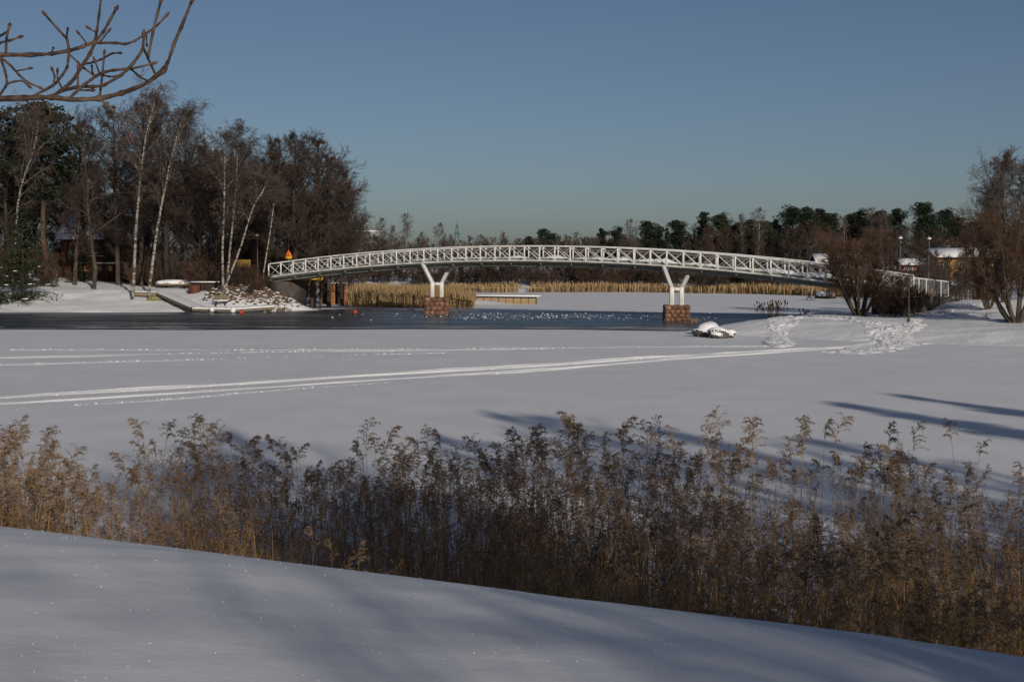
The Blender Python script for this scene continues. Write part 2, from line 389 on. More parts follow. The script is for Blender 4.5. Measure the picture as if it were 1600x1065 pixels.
# ------------------------------------------------------------------ trees
def perp_rand(T, rng):
    r = rng.normal(size=T.shape); r -= (r * T).sum(-1, keepdims=True) * T
    return norm(r)
def polylines(P0, D0, L, K, wob, grav, rng):
    N = len(P0); P = np.zeros((N, K, 3)); P[:, 0] = P0; D = norm(D0); st = (L / (K - 1))[:, None]
    for k in range(1, K):
        D = norm(D + rng.normal(0, wob, (N, 3)) + np.array([0, 0, grav]))
        P[:, k] = P[:, k - 1] + D * st
    return P
def spawn(P, n, t0, t1, ang, angj, rng, prof=None, bias_up=0.0):
    """children of N polylines: positions, directions, t, parent index"""
    N, K, _ = P.shape
    t = t0 + (t1 - t0) * (np.arange(n)[None] + rng.uniform(0, 1, (N, n))) / n
    f = t * (K - 1); i = np.minimum(f.astype(int), K - 2); fr = (f - i)[..., None]
    r = np.arange(N)[:, None]
    A = P[r, i]; B = P[r, i + 1]; pos = (A * (1 - fr) + B * fr).reshape(-1, 3)
    T = norm(B - A).reshape(-1, 3)
    a = np.radians(ang + rng.normal(0, angj, len(T)))[:, None]
    D = np.cos(a) * T + np.sin(a) * perp_rand(T, rng); D[:, 2] += bias_up
    return pos, norm(D), t.reshape(-1), np.repeat(np.arange(N), n)
def bare_tree(trunk, r0, rng, limbs=26, t0=0.25, limb_len=0.34, limb_ang=50, profile=None, grav=0.05, twig_grav=0.0, nb=7, nt=7, nl=4, rmin=0.011, up=0.1, twig_ang=42, wob=0.12, tip=0.15, lr=1.0):
    """trunk: (M,K,3) stems. Returns bark (V,Q) and twig (V,Q)."""
    if profile is None: profile = lambda t: np.sin(np.clip((t - t0) / (1 - t0), 0, 1) * 2.6 + 0.45)
    M, K, _ = trunk.shape
    H = np.linalg.norm(trunk[:, -1] - trunk[:, 0], axis=1)
    R = r0 * np.linspace(1, tip, K)[None] * np.ones((M, 1)) if np.isscalar(r0) else np.asarray(r0)[:, None] * np.linspace(1, tip, K)[None]
    bark = [tubes(trunk, R, 7)]
    pos, D, t, pi = spawn(trunk, limbs, t0, 0.985, limb_ang, 9, rng, bias_up=up)
    L = H[pi] * limb_len * np.maximum(profile(t), 0.12) * rng.uniform(0.65, 1.2, len(t))
    P1 = polylines(pos, D, L, 6, wob, grav, rng)
    r1 = np.minimum(R[pi, 0] * (1 - t * 0.75) * 0.55, L * 0.016 + 0.008) * lr
    bark.append(tubes(P1, np.maximum(r1[:, None] * np.linspace(1, 0.3, 6)[None], rmin), 4))
    tw = []
    pos, D, t2, p2 = spawn(P1, nb, 0.15, 1.0, 40, 12, rng, bias_up=up * 0.5)
    L2 = L[p2] * 0.45 * (1.15 - 0.6 * t2) * rng.uniform(0.6, 1.3, len(t2))
    P2 = polylines(pos, D, L2, 4, wob, (grav + twig_grav) / 2, rng)
    r2 = np.maximum(r1[p2] * 0.42, rmin * 1.15)
    tw.append(tubes(P2, np.maximum(r2[:, None] * np.linspace(1, 0.4, 4)[None], rmin * 0.8), 3))
    pos, D, t3, p3 = spawn(P2, nt, 0.1, 1.0, twig_ang, 14, rng)
    L3 = np.maximum(L2[p3] * 0.5, 0.25) * (1.2 - 0.6 * t3) * rng.uniform(0.6, 1.3, len(t3))
    P3 = polylines(pos, D, L3, 3, wob, twig_grav, rng)
    tw.append(tubes(P3, np.full((len(P3), 1), rmin) * np.array([[1, 0.8, 0.5]]), 3))
    if nl:
        pos, D, t4, p4 = spawn(P3, nl, 0.15, 1.0, 38, 14, rng)
        L4 = np.maximum(L3[p4] * 0.55, 0.18) * rng.uniform(0.6, 1.3, len(t4))
        P4 = polylines(pos, D, L4, 2, wob, twig_grav * 1.6, rng)
        tw.append(tubes(P4, np.full((len(P4), 1), rmin * 0.8) * np.array([[1, 0.35]]), 3))
    return cat(bark), cat(tw)
def cat(lst):
    off = 0; Vs = []; Qs = []
    for V, Q in lst: Vs.append(V); Qs.append(Q + off); off += len(V)
    return np.concatenate(Vs), np.concatenate(Qs)
def straight_trunk(H, lean, rng, K=9, wob=0.03):
    z = np.linspace(0, H, K); w1 = np.cumsum(rng.normal(0, wob * H / K, (K, 2)), 0); w1 -= w1[0]
    return np.stack([w1[:, 0] + lean[0] * z, w1[:, 1] + lean[1] * z, z], 1)[None]
def tree_meshes(name, bark, twigs): return (np_mesh(name + '_trunk', bark[0], bark[1], True), np_mesh(name + '_crown', twigs[0], twigs[1]))
def tri_cloud(C, size, rng, flat=0.0):
    N = len(C); a = norm(rng.normal(size=(N, 3)) * np.array([1, 1, 1 - flat])); b = perp_rand(a, rng)
    s = (size * rng.uniform(0.5, 1.3, N))[:, None]
    V = np.stack([C - a * s * 0.6, C + a * s * 0.6 + b * s * 0.15, C + b * s * 0.55], 1).reshape(-1, 3)
    return V, np.arange(N * 3).reshape(-1, 3)
def pine(H, rng, crown0=0.5, spread=0.2, n_clump=34, per=120, leaf=0.34):
    tr = straight_trunk(H, rng.normal(0, 0.015, 2), rng, 8, 0.05)
    bark = [tubes(tr, H * 0.014 * np.linspace(1, 0.3, 8)[None], 7)]
    pos, D, t, _ = spawn(tr, n_clump, crown0, 0.99, 62, 14, rng, bias_up=0.15)
    k = (t - crown0) / (1 - crown0)
    L = H * spread * (np.sin(np.clip(k, 0, 1) * 2.2 + 0.75)) * rng.uniform(0.5, 1.15, len(t))
    P1 = polylines(pos, D, np.maximum(L, 0.3), 4, 0.18, 0.06, rng)
    bark.append(tubes(P1, np.maximum(L * 0.018, 0.02)[:, None] * np.linspace(1, .5, 4)[None], 4))
    c = np.concatenate([P1[:, -1], (P1[:, 2] + P1[:, 1]) / 2]); Rr = np.concatenate([L * 0.42 + 0.45, L * 0.28 + 0.35])
    off = rng.normal(size=(len(c), per, 3)); off = off / np.linalg.norm(off, axis=-1, keepdims=True) * rng.uniform(0.35, 1.0, (len(c), per, 1)) ** 0.6
    C = c[:, None] + off * Rr[:, None, None] * np.array([1, 1, 0.55])
    return cat(bark), tri_cloud(C.reshape(-1, 3), leaf, rng), (c + np.array([0, 0, 1.0]) * Rr[:, None] * 0.5, Rr)
def spruce(H, rng, base_r=0.22, per=26, leaf=0.30, z0=0.04):
    tr = straight_trunk(H, (0, 0), rng, 8, 0.01)
    nb = int(H * 14); k = rng.uniform(0, 1, nb) ** 1.15; z = H * (z0 + (1 - z0) * k); a = rng.uniform(0, 2 * math.pi, nb)
    L = H * base_r * (1 - k) ** 0.85 * rng.uniform(0.6, 1.15, nb) + 0.15
    D = np.stack([np.cos(a), np.sin(a), 0.12 + 0.5 * k], 1)
    P1 = polylines(np.stack([z * 0, z * 0, z], 1), D, L, 5, 0.05, -0.09, rng)
    bark = [tubes(tr, H * 0.013 * np.linspace(1, 0.15, 8)[None], 6), tubes(P1, np.full((nb, 1), 0.02) * np.linspace(1, .5, 5)[None], 3)]
    t = rng.uniform(0.15, 1.0, (nb, per)); f = t * 4; i = np.minimum(f.astype(int), 3); fr = (f - i)[..., None]; r = np.arange(nb)[:, None]
    C = P1[r, i] * (1 - fr) + P1[r, i + 1] * fr
    C = C + rng.normal(0, 1, C.shape) * np.array([0.16, 0.16, 0.10]) * (0.4 + 0.12 * L)[:, None, None] * 1.6
    C[..., 2] -= np.abs(rng.normal(0, 0.10, t.shape))
    sc = P1[:, 3] + np.array([0, 0, 0.08])
    return cat(bark), tri_cloud(C.reshape(-1, 3), leaf, rng), (sc, L * 0.3 + 0.15)
def snow_caps(info, n, rng, sq=0.35):
    n = n * 2; c, R = info; i = rng.choice(len(c), min(n, len(c)), replace=False); n = len(i)
    V, Fc = lumps(c[i], (R[i] * rng.uniform(0.10, 0.30, n))[:, None] * np.array([[1.3, 1.0, sq]]), rng, 0.4, 1.0)
    return V, Fc

# prototypes: (trunk mesh, crown mesh, snow mesh or None, height, bark material, crown material)
PROTO = {}
def reg(key, H, bark, crown, mb, mc, snow=None):
    tm = np_mesh(key + '_trunk', bark[0], bark[1], True); tm.materials.append(mb)
    cm = np_mesh(key + '_crown', crown[0], crown[1]); cm.materials.append(mc)
    sm = None
    if snow is not None: sm = np_mesh(key + '_snow', snow[0], snow[1]); sm.materials.append(M_SNOW)
    PROTO[key] = (tm, cm, sm, H)
for i in range(4):
    r = np.random.default_rng(100 + i)
    b, c = bare_tree(straight_trunk(16, r.normal(0, .02, 2), r), 0.24, r, limbs=34, t0=0.16, limb_len=0.30, limb_ang=48, grav=0.05, nb=9, nt=8, nl=4, rmin=0.013, up=0.15)
    reg('alder%d' % i, 16, b, c, M_BARK, M_TWIG)
for i in range(2):
    r = np.random.default_rng(120 + i)
    b, c = bare_tree(straight_trunk(15, r.normal(0, .03, 2), r, wob=.1), 0.26, r, limbs=16, t0=0.22, limb_len=0.5, limb_ang=58, grav=0.03, nb=9, nt=7, nl=4, rmin=0.014, up=0.05, wob=.22)
    reg('maple%d' % i, 15, b, c, M_BARK, M_TWIG)
for i in range(2):
    r = np.random.default_rng(140 + i)
    b, c = bare_tree(straight_trunk(17, r.normal(0, .02, 2), r), 0.17, r, limbs=30, t0=0.3, limb_len=0.22, limb_ang=36, grav=0.04, twig_grav=-0.28, nb=7, nt=7, nl=4, rmin=0.012, up=0.2)
    reg('birch%d' % i, 17, b, c, M_BIRCH, M_BTWIG)
for i in range(3):                                       # cheap far bare trees
    r = np.random.default_rng(160 + i)
    b, c = bare_tree(straight_trunk(12, r.normal(0, .02, 2), r), 0.16, r, limbs=24, t0=0.2, limb_len=0.30, limb_ang=42, grav=0.05, nb=6, nt=6, nl=3, rmin=0.016, up=0.2)
    reg('bare%d' % i, 12, b, c, M_BARK, (M_TWIG, M_BTWIG, M_WTWIG)[i])
for i in range(5):
    r = np.random.default_rng(180 + i)
    b, c, inf = pine(15, r, crown0=(0.5, 0.4, 0.58, 0.35, 0.48)[i], spread=(0.2, 0.22, 0.19, 0.17, 0.24)[i])
    reg('pine%d' % i, 15, b, c, M_PBARK, M_PINE, snow_caps(inf, 5, r, .22) if i in (1, 4) else None)
for i in range(2):
    r = np.random.default_rng(200 + i)
    b, c, inf = spruce(14, r, base_r=(0.2, 0.26)[i]); reg('spruce%d' % i, 14, b, c, M_BARK, M_SPRUCE, snow_caps(inf, 14, r) if i else None)
def stems(n, H, spread, rng, K=8):
    out = []
    for i in range(n):
        a = 2 * math.pi * i / n + rng.uniform(-.4, .4); s = spread * rng.uniform(0.35, 1.1); h = H * rng.uniform(0.75, 1.0)
        t = np.linspace(0, 1, K); rad = 0.12 + s * t ** 0.8
        out.append(np.stack([np.cos(a) * rad + np.cumsum(rng.normal(0, .03 * s, K)), np.sin(a) * rad + np.cumsum(rng.normal(0, .03 * s, K)), -0.15 + (h + .15) * t], 1))
    return np.array(out)
for i in range(2):
    r = np.random.default_rng(220 + i)
    b, c = bare_tree(stems(9, 6.6, 3.4, r), 0.15, r, limbs=16, t0=0.2, limb_len=0.36, limb_ang=36, grav=0.06, nb=8, nt=7, nl=3, rmin=0.0085, up=0.25, profile=lambda t: 1.05 - 0.55 * t)
    reg('willow%d' % i, 7.6, b, c, M_WBARK, M_WTWIG)
r = np.random.default_rng(230)
b, c = bare_tree(straight_trunk(14, (0.01, 0), r, 9, .06), 0.20, r, limbs=46, t0=0.2, limb_len=0.34, limb_ang=42, grav=0.05, twig_grav=-0.22, nb=10, nt=9, nl=4, rmin=0.0105, up=0.25)
reg('weeping', 14, b, c, M_WBARK, M_BTWIG)
for i in range(2):
    r = np.random.default_rng(240 + i)
    b, c = bare_tree(stems(9, 3.0, 1.2, r, 5), 0.035, r, limbs=7, t0=0.2, limb_len=0.4, limb_ang=30, grav=0.06, nb=4, nt=4, nl=2, rmin=0.010, up=0.2, profile=lambda t: 1.0 - 0.4 * t)
    reg('shrub%d' % i, 3.2, b, c, M_BARK, (M_WTWIG, M_TWIG)[i])

TREES = []
def plant(key, name, x, y, height, label, cat_, group, z=None, wide=1.0, rz=None):
    tm, cm, sm, H = PROTO[key]
    s = height / H
    root = empty(name, (x, y, (lz(x, y) if z is None else z) - 0.06), label, cat_, group)
    root.scale = (s * wide, s * wide, s); root.rotation_euler = (0, 0, random.uniform(0, 6.28) if rz is None else rz)
    for nm, me in (('trunk', tm), ('crown', cm), ('snow_patches', sm)):
        if me is None: continue
        o = bpy.data.objects.new(nm, me); COL.objects.link(o); o.parent = root
        if nm == 'snow_patches': o['kind'] = 'stuff'
    return root
def plant_px(key, name, u, Y, vtop, label, cat_, group, wide=1.0):
    top = px(u, vtop, Y); z0 = lz(top[0], Y)
    return plant(key, name, top[0], Y, max(top[2] - z0, 1.0), label, cat_, group, z0, wide)

# --- left shore wood: front trees
G_L = 'bare trees of the wood on the left shore'
L_AL = 'tall dark bare alder in the wood left of the footbridge'
for k, (u, Y, vt, wd) in enumerate([(-60, 166, 190, 1.1), (8, 168, 178, 1.1), (112, 170, 192, 1.0), (180, 171, 172, 1.0), (215, 174, 162, 1.05), (258, 169, 160, 1.1), (287, 173, 186, 1.0),
                                    (310, 170, 232, 1.0), (336, 171, 236, 1.1), (374, 173, 226, 1.0), (396, 168, 250, 1.0), (430, 164, 222, 1.15), (458, 161, 212, 1.2), (487, 163, 222, 1.15), (512, 167, 246, 1.1), (534, 169, 270, 1.0), (545, 171, 290, .9)]):
    plant_px('alder%d' % (k % 4), 'alder_tree', u, Y, vt, L_AL, 'tree', G_L, wd)
plant_px('maple0', 'maple_tree', 142, 164, 190, 'bare maple with crooked dark limbs above the red-brown house', 'tree', None, 0.8)
L_BK = 'bare tree standing deep in the wood behind the alders'
for k in range(44):
    u = -130 + k * 15.8 + random.uniform(-7, 7); Y = random.uniform(186, 212)
    vt = 262 + random.uniform(-24, 40) + (45 if u > 470 else 0)
    plant_px(('alder%d' % (k % 4)) if k % 3 else 'bare%d' % (k % 2), 'bare_tree', u, Y, vt, L_BK, 'tree', 'background trees of the left wood', 1.15)
L_US = 'brown leafless shrub under the trees of the left wood'
for k in range(40):
    u = -40 + k * 13.2 + random.uniform(-6, 6); Y = random.uniform(164, 182)
    if 95 < u < 215 and Y < 190: Y = random.uniform(192, 200)
    plant_px('shrub%d' % (k % 2), 'leafless_shrub', u, Y, random.uniform(372, 412), L_US, 'shrub', 'shrubs of the left wood', 1.3)
plant_px('pine0', 'pine_tree', 66, 166, 172, 'broad dark green pine rising over the young spruce on the left shore', 'tree', None, 1.35)
plant_px('pine3', 'pine_tree', 22, 172, 205, 'second dark pine behind the broad pine on the left shore', 'tree', None, 1.2)
plant_px('spruce1', 'spruce_tree', 34, 154, 322, 'young spruce with snow on its branches at the left shore', 'tree', None, 1.5)
plant_px('spruce0', 'spruce_tree', -18, 152, 345, 'dark young spruce beside the snowy one at the frozen shore', 'tree', None, 1.5)
plant_px('spruce0', 'spruce_tree', 128, 176, 318, 'slim dark spruce in front of the red-brown house', 'tree', None, 0.9)

for k in range(34):
    u = 236 + 3.4 * k + random.uniform(-3, 3) if k < 26 else 372 + (k - 26) * 6; v = random.uniform(437, 446) if k < 26 else random.uniform(444, 462); q = lpx(u, v)
    plant('shrub%d' % (k % 2), 'leafless_shrub', q[0], q[1], random.uniform(.9, 2.0), 'small leafless shrub on the snowy bank behind the landing stage', 'shrub', 'shrubs on the left bank', q[2], 1.0)
for k in range(40):
    q = lpx(random.choice([random.uniform(205, 245), random.uniform(280, 345), random.uniform(60, 120), random.uniform(365, 415)]), random.uniform(436, 449))
    plant('shrub%d' % (k % 2), 'leafless_shrub', q[0], q[1], random.uniform(1.2, 2.8), 'small leafless shrub on the snowy bank behind the landing stage', 'shrub', 'shrubs on the left bank', q[2], 1.1)
# --- individually traced white birches
def birch(trace, Y, r0, seed, label, limb_len=0.25, ang=36, t0=0.32, limbs=26):
    pts = np.array([px(u, v, Y) for u, v in trace]); pts[0, 2] = lz(pts[0, 0], Y) - 0.1
    t = np.linspace(0, len(pts) - 1, 10); tr = np.stack([np.interp(t, np.arange(len(pts)), pts[:, k]) for k in range(3)], 1)
    r = np.random.default_rng(seed); tr[1:, 1] += np.cumsum(r.normal(0, .12, 9)); base = tr[0].copy()
    b, c = bare_tree((tr - base)[None], r0, r, limbs=limbs, t0=t0, limb_len=limb_len, limb_ang=ang, grav=0.03, twig_grav=-0.3, nb=9, nt=8, nl=4, rmin=0.011, up=0.2, tip=0.2, lr=.55)
    root = empty('birch_tree', base, label, 'tree', 'white birches on the left shore')
    for nm, a, m in (('trunk', b, M_BIRCH), ('crown', c, M_BTWIG)):
        o = link_mesh(nm, np_mesh('birch_' + nm, a[0], a[1], nm == 'trunk'), m, root, True)
birch([(207, 452), (212, 370), (219, 300), (226, 235), (238, 180), (246, 158)], 156, 0.19, 301, 'tall white birch nearest the high end of the wooden landing stage')
birch([(231, 444), (243, 375), (256, 310), (268, 250), (280, 200), (288, 176)], 157, 0.18, 302, 'white birch leaning slightly, just behind the landing stage')
birch([(20, 440), (26, 360), (30, 305), (44, 262), (58, 220), (62, 190)], 158, 0.16, 303, 'birch with pale forked limbs behind the young spruces', limb_len=.3, limbs=20)
birch([(349, 452), (348, 390), (351, 320), (352, 255), (350, 212)], 155, 0.16, 304, 'straight birch of the pair behind the bench')
birch([(353, 450), (359, 390), (366, 315), (371, 250), (371, 196)], 156, 0.16, 305, 'birch of the pair behind the bench with the taller crown')
birch([(343, 460), (366, 415), (384, 365), (395, 325), (412, 298), (420, 276)], 153.5, 0.14, 306, 'birch leaning far over towards the footbridge', t0=.45, limbs=14)
birch([(408, 450), (415, 405), (424, 350), (430, 308), (437, 292)], 155, 0.11, 307, 'slim birch standing at the end of the footbridge', t0=.5, limbs=10)

# --- far shore wood (behind the bridge)
G_F = 'trees of the far shore wood'
far_pines = [(826, 372), (848, 360), (866, 366), (940, 358), (968, 358), (1012, 349), (1030, 356), (1060, 347), (1100, 333), (1125, 338), (1150, 352), (1172, 346), (1192, 348), (1212, 344),
             (1240, 327), (1262, 328), (1284, 330), (1304, 336), (1330, 336), (1346, 332), (1372, 334), (1398, 330), (1437, 320), (1452, 340), (1476, 331), (1496, 344), (1516, 350), (1545, 340), (1590, 345), (1630, 335), (1680, 340)]
for k, (u, vt) in enumerate(far_pines):
    Y = 262 + (k * 37 % 23)
    plant_px('pine%d' % (k % 5), 'pine_tree', u, Y, vt, 'dark green pine in the far wood behind the footbridge', 'tree', 'pines of the far shore wood', 1.1)
for k, (u, vt) in enumerate([(1042, 356), (1085, 360), (720, 388), (752, 392), (800, 396), (905, 385), (985, 378)]):
    plant_px('spruce0', 'spruce_tree', u, 258 + k, vt, 'pointed dark spruce in the far wood behind the footbridge', 'tree', 'spruces of the far shore wood', 1.1)
far_b = [(562, 352), (574, 362), (584, 366), (594, 340), (612, 352), (636, 333), (660, 362), (686, 348), (704, 366), (750, 366), (786, 362), (810, 372), (884, 366), (902, 362), (918, 370), (985, 342), (1160, 334), (1185, 324), (1318, 340), (1364, 324), (1380, 328)]
for k, (u, vt) in enumerate(far_b):
    plant_px('birch%d' % (k % 2), 'bare_birch', u, 255 + (k * 13 % 17), vt, 'thin bare birch rising over the far shore wood', 'tree', 'bare birches of the far shore', 1.0)
for k in range(80):
    u = 545 + k * 13.6 + random.uniform(-6, 6); Y = random.uniform(252, 300)
    plant_px('bare%d' % (k % 3), 'bare_tree', u, Y, random.uniform(372, 398) - (22 if u > 1150 else 0), 'brown bare tree in the dense far shore wood', 'tree', G_F, 1.2)
for k in range(110):
    u = 550 + k * 9.6 + random.uniform(-6, 6); Y = random.uniform(249, 262)
    plant_px('shrub%d' % (k % 2), 'leafless_shrub', u, Y if u < 1080 else Y - 16, random.uniform(408, 428), 'brown leafless shrub at the edge of the far wood', 'shrub', 'shrubs of the far shore', 1.6)
for k in range(64):
    u = 1070 + k * 7.6 + random.uniform(-4, 4) if k < 44 else 880 + (k - 44) * 9.5; Y = random.uniform(250, 300)
    plant_px('bare%d' % (k % 3), 'bare_tree', u, Y, random.uniform(350, 376) if k < 44 else random.uniform(368, 388), 'brown bare tree in the dense far shore wood', 'tree', G_F, 1.1)
for k in range(46):
    plant_px('bare%d' % (k % 3), 'bare_tree', 590 + k * 9.4 + (k * 37 % 7), 258 + (k * 29 % 40), 370 + (k * 53 % 15), 'brown bare tree in the dense far shore wood', 'tree', G_F, 1.15)
for k in range(40):                                      # conifers filling the wood behind
    u = 690 + k * 24 + random.uniform(-8, 8)
    plant_px(('spruce0', 'pine3', 'pine1')[k % 3], 'evergreen_tree', u, random.uniform(276, 310), random.uniform(378, 402) - (28 if u > 1050 else 0), 'dark evergreen deep in the far shore wood', 'tree', 'evergreens deep in the far wood', 1.3)

# --- right shore trees
plant('willow0', 'willow_tree', *px(1343, 497, 119)[:2], 8.1, 'rounded red-brown willow with many stems on the snowy point', 'tree', None, None, 1.05, 0.4)
plant('willow1', 'willow_tree', *px(1588, 512, 106)[:2], 9.2, 'large brown willow with stout trunks at the right shore', 'tree', None, None, 1.0, 1.0)
plant('willow1', 'willow_tree', *px(1398, 492, 126)[:2], 4.0, 'smaller willow beside the end of the footbridge', 'tree', None, None, 0.85, 2.2)
plant('weeping', 'weeping_birch', *px(1566, 470, 122)[:2], 12.7, 'tall weeping birch rising behind the large brown willow', 'tree', None, None, .85, 2.6)
plant('weeping', 'weeping_birch', *px(1608, 470, 124)[:2], 12.3, 'second weeping birch behind the large brown willow', 'tree', None, None, .9, 0.9)
plant('weeping', 'weeping_birch', *px(1538, 470, 128)[:2], 9.6, 'lower weeping birch between the ochre house and the large brown willow', 'tree', None, None, .75, 4.4)
plant('alder1', 'alder_tree', *px(1650, 470, 128)[:2], 10.5, 'bare alder beyond the weeping birches on the right shore', 'tree', None, None, 1.2)
plant('willow0', 'willow_bush', *px(1543, 483, 118)[:2], 4.6, 'low dark willow bush beside the brown retaining wall', 'shrub', None, None, .9, 2.6)
r = np.random.default_rng(260)
b, c = bare_tree(straight_trunk(4.6, (-.02, 0), r, 8, .05), 0.11, r, limbs=12, t0=0.42, limb_len=0.3, limb_ang=40, nb=4, nt=4, nl=2, rmin=0.010)
reg('sapling', 4.6, b, c, M_WBARK, M_TWIG)
plant('sapling', 'sapling', *px(1419, 513, 106)[:2], 4.4, 'slim bare sapling in front of the brown retaining wall', 'tree', None)
for k, (u, Y) in enumerate([(1440, 150), (1470, 158), (1420, 170), (1500, 165), (1530, 150), (1580, 160), (1400, 185), (1445, 190), (1350, 200), (1320, 205), (1300, 200), (1375, 205)]):
    p_ = px(u, 450, Y)
    plant('bare%d' % (k % 3) if k % 2 else 'shrub0', 'bare_tree' if k % 2 else 'leafless_shrub', p_[0], Y, random.uniform(4, 7) if k % 2 else 2.6, 'bare tree standing between the footbridge and the ochre house' if k % 2 else 'leafless shrub between the footbridge and the ochre house', 'tree' if k % 2 else 'shrub', 'bare trees near the ochre house' if k % 2 else 'shrubs near the ochre house', None, 1.1)

for k in range(16):
    Y = random.uniform(150, 182); p_ = px(1436 + 8 * k + random.uniform(-4, 4), 450, Y)
    plant('bare%d' % (k % 3), 'bare_tree', p_[0], Y, random.uniform(4.0, 7.0), 'bare tree standing between the footbridge and the ochre house', 'tree', 'bare trees near the ochre house', None, 1.1)
for k, (u, Y, h) in enumerate([(1378, 117, 2.6), (1396, 118, 3.4), (1412, 117, 2.9), (1430, 119, 2.4)]):
    p_ = px(u, 490, Y); plant('shrub0', 'leafless_shrub', p_[0], Y, h, 'leafless reddish shrub in front of the end of the footbridge', 'shrub', 'shrubs at the right bridge end', None, 1.15)
for k, (u, Y, h) in enumerate([(1486, 176, 6.2), (1508, 178, 6.8), (1526, 172, 6.0)]):
    p_ = px(u, 440, Y); plant('alder%d' % k, 'bare_tree', p_[0], Y, h, 'bare tree standing between the footbridge and the ochre house', 'tree', 'bare trees near the ochre house', None, 1.2)
# --- trees behind the photographer, whose shadows fall across the bank and the ice
for k, (x, y, h, key, wd) in enumerate([(32.4, 3.4, 18.3, 'spruce0', 1.25), (35.6, 7.0, 18.3, 'spruce0', 1.0), (19.4, -0.6, 15.5, 'alder0', .9), (22.5, 0.2, 13.5, 'alder3', .9), (26, 0.0, 13.0, 'bare2', 1.0),
                                        (7.9, -1.6, 6.0, 'spruce0', 2.0), (9.6, -0.4, 5.8, 'spruce1', 1.6), (13.6, -21.5, 15.0, 'maple0', .9), (11.6, -9, 14.8, 'bare1', 1.0), (13.2, -17.5, 15.0, 'maple1', .9), (7.3, -5.2, 10.0, 'bare0', .6), (18.5, -18, 14.0, 'bare0', 1.0), (16.5, -26, 14, 'alder2', .9), (15.5, -2.0, 13.0, 'bare1', 1.0)]):
    plant(key, 'pine_tree' if key[0] == 'p' else 'spruce_tree' if key[0] == 's' else 'bare_tree', x, y, h, 'tree growing on the snowy bank where the photographer stands', 'tree', 'trees on the near bank', bz(x, y), wd, 1.3 * k + .4)

# ------------------------------------------------------------------ the footbridge
A = px(420, 432, 155.5); B = px(1290, 438, 125.0)
bd = (B - A)[:2]; BL = np.linalg.norm(bd); bd /= BL; bn = np.array([-bd[1], bd[0]]); bc = (A[:2] + B[:2]) / 2
WB, HT, NP = 4.0, 1.42, 37
PW = BL / NP
def bp_(s, off, dz=0.0):
    z = 5.47 - (s / (BL / 2)) ** 2 * 1.85 + dz
    q = bc + bd * s + bn * off
    return np.array([q[0], q[1], z])
S0, S1 = -BL / 2, BL / 2 + 4 * PW
nod = [S0 + i * PW for i in range(int(round((S1 - S0) / PW)) + 1)]
bridge = empty('footbridge', (bc[0], bc[1], 0), 'long white arched footbridge with cross-braced railings over the dark channel', 'bridge')
UNIT = {}
def beam_obj(name, p, q, wd, ht, m, parent):
    """a square bar as its own object; bars share one unit mesh per material"""
    if m.name not in UNIT:
        e = 0.5; c = 0.43
        mb = MB(); ring = [(-e, -c), (-c, -e), (c, -e), (e, -c), (e, c), (c, e), (-c, e), (-e, c)]
        V = [(x, y, z) for z in (-.5, .5) for x, y in ring]
        Q = [[i, (i + 1) % 8, (i + 1) % 8 + 8, i + 8] for i in range(8)]
        mb.add(V, Q, [[0, i + 1, i] for i in range(1, 7)] + [[8, 8 + i, 9 + i] for i in range(1, 7)])
        me = np_mesh('bar_' + m.name, np.concatenate(mb.v), [np.concatenate(mb.q), np.concatenate(mb.t)]); me.materials.append(m); UNIT[m.name] = me
    o = bpy.data.objects.new(name, UNIT[m.name]); COL.objects.link(o)
    p = Vector(p); q = Vector(q); d = q - p
    rot = d.to_track_quat('Z', 'Y'); 
    if abs(d.normalized().z) < 0.95:
        zx = d.normalized(); side = zx.cross(Vector((0, 0, 1))).normalized(); upv = side.cross(zx)
        rm = Matrix((side, upv, zx)).transposed() if False else Matrix(((side.x, upv.x, zx.x), (side.y, upv.y, zx.y), (side.z, upv.z, zx.z)))
        rot = rm.to_quaternion()
    o.location = (p + q) / 2; o.rotation_mode = 'QUATERNION'; o.rotation_quaternion = rot; o.scale = (wd, ht, d.length)
    o.parent = parent; pl = parent.location if parent.parent is None else Vector(parent['wl'])
    o.matrix_parent_inverse = Matrix.Translation(-pl)
    return o
def ribbon_sweep(name, prof, ss, m, parent, jitter=None):
    """sweep a (offset, dz) profile along the arch"""
    V = []; n = len(prof)
    for s in ss:
        for o_, z_ in prof: V.append(bp_(s, o_, z_))
    Q = [[i * n + j, i * n + (j + 1) % n, (i + 1) * n + (j + 1) % n, (i + 1) * n + j] for i in range(len(ss) - 1) for j in range(n)]
    mb = MB(); mb.add(V, Q + [list(range(4))][:0]); return mb.build(name, m, parent)
def rect(o, z, wd, ht): return [(o - wd / 2, z - ht / 2), (o + wd / 2, z - ht / 2), (o + wd / 2, z + ht / 2), (o - wd / 2, z + ht / 2)]
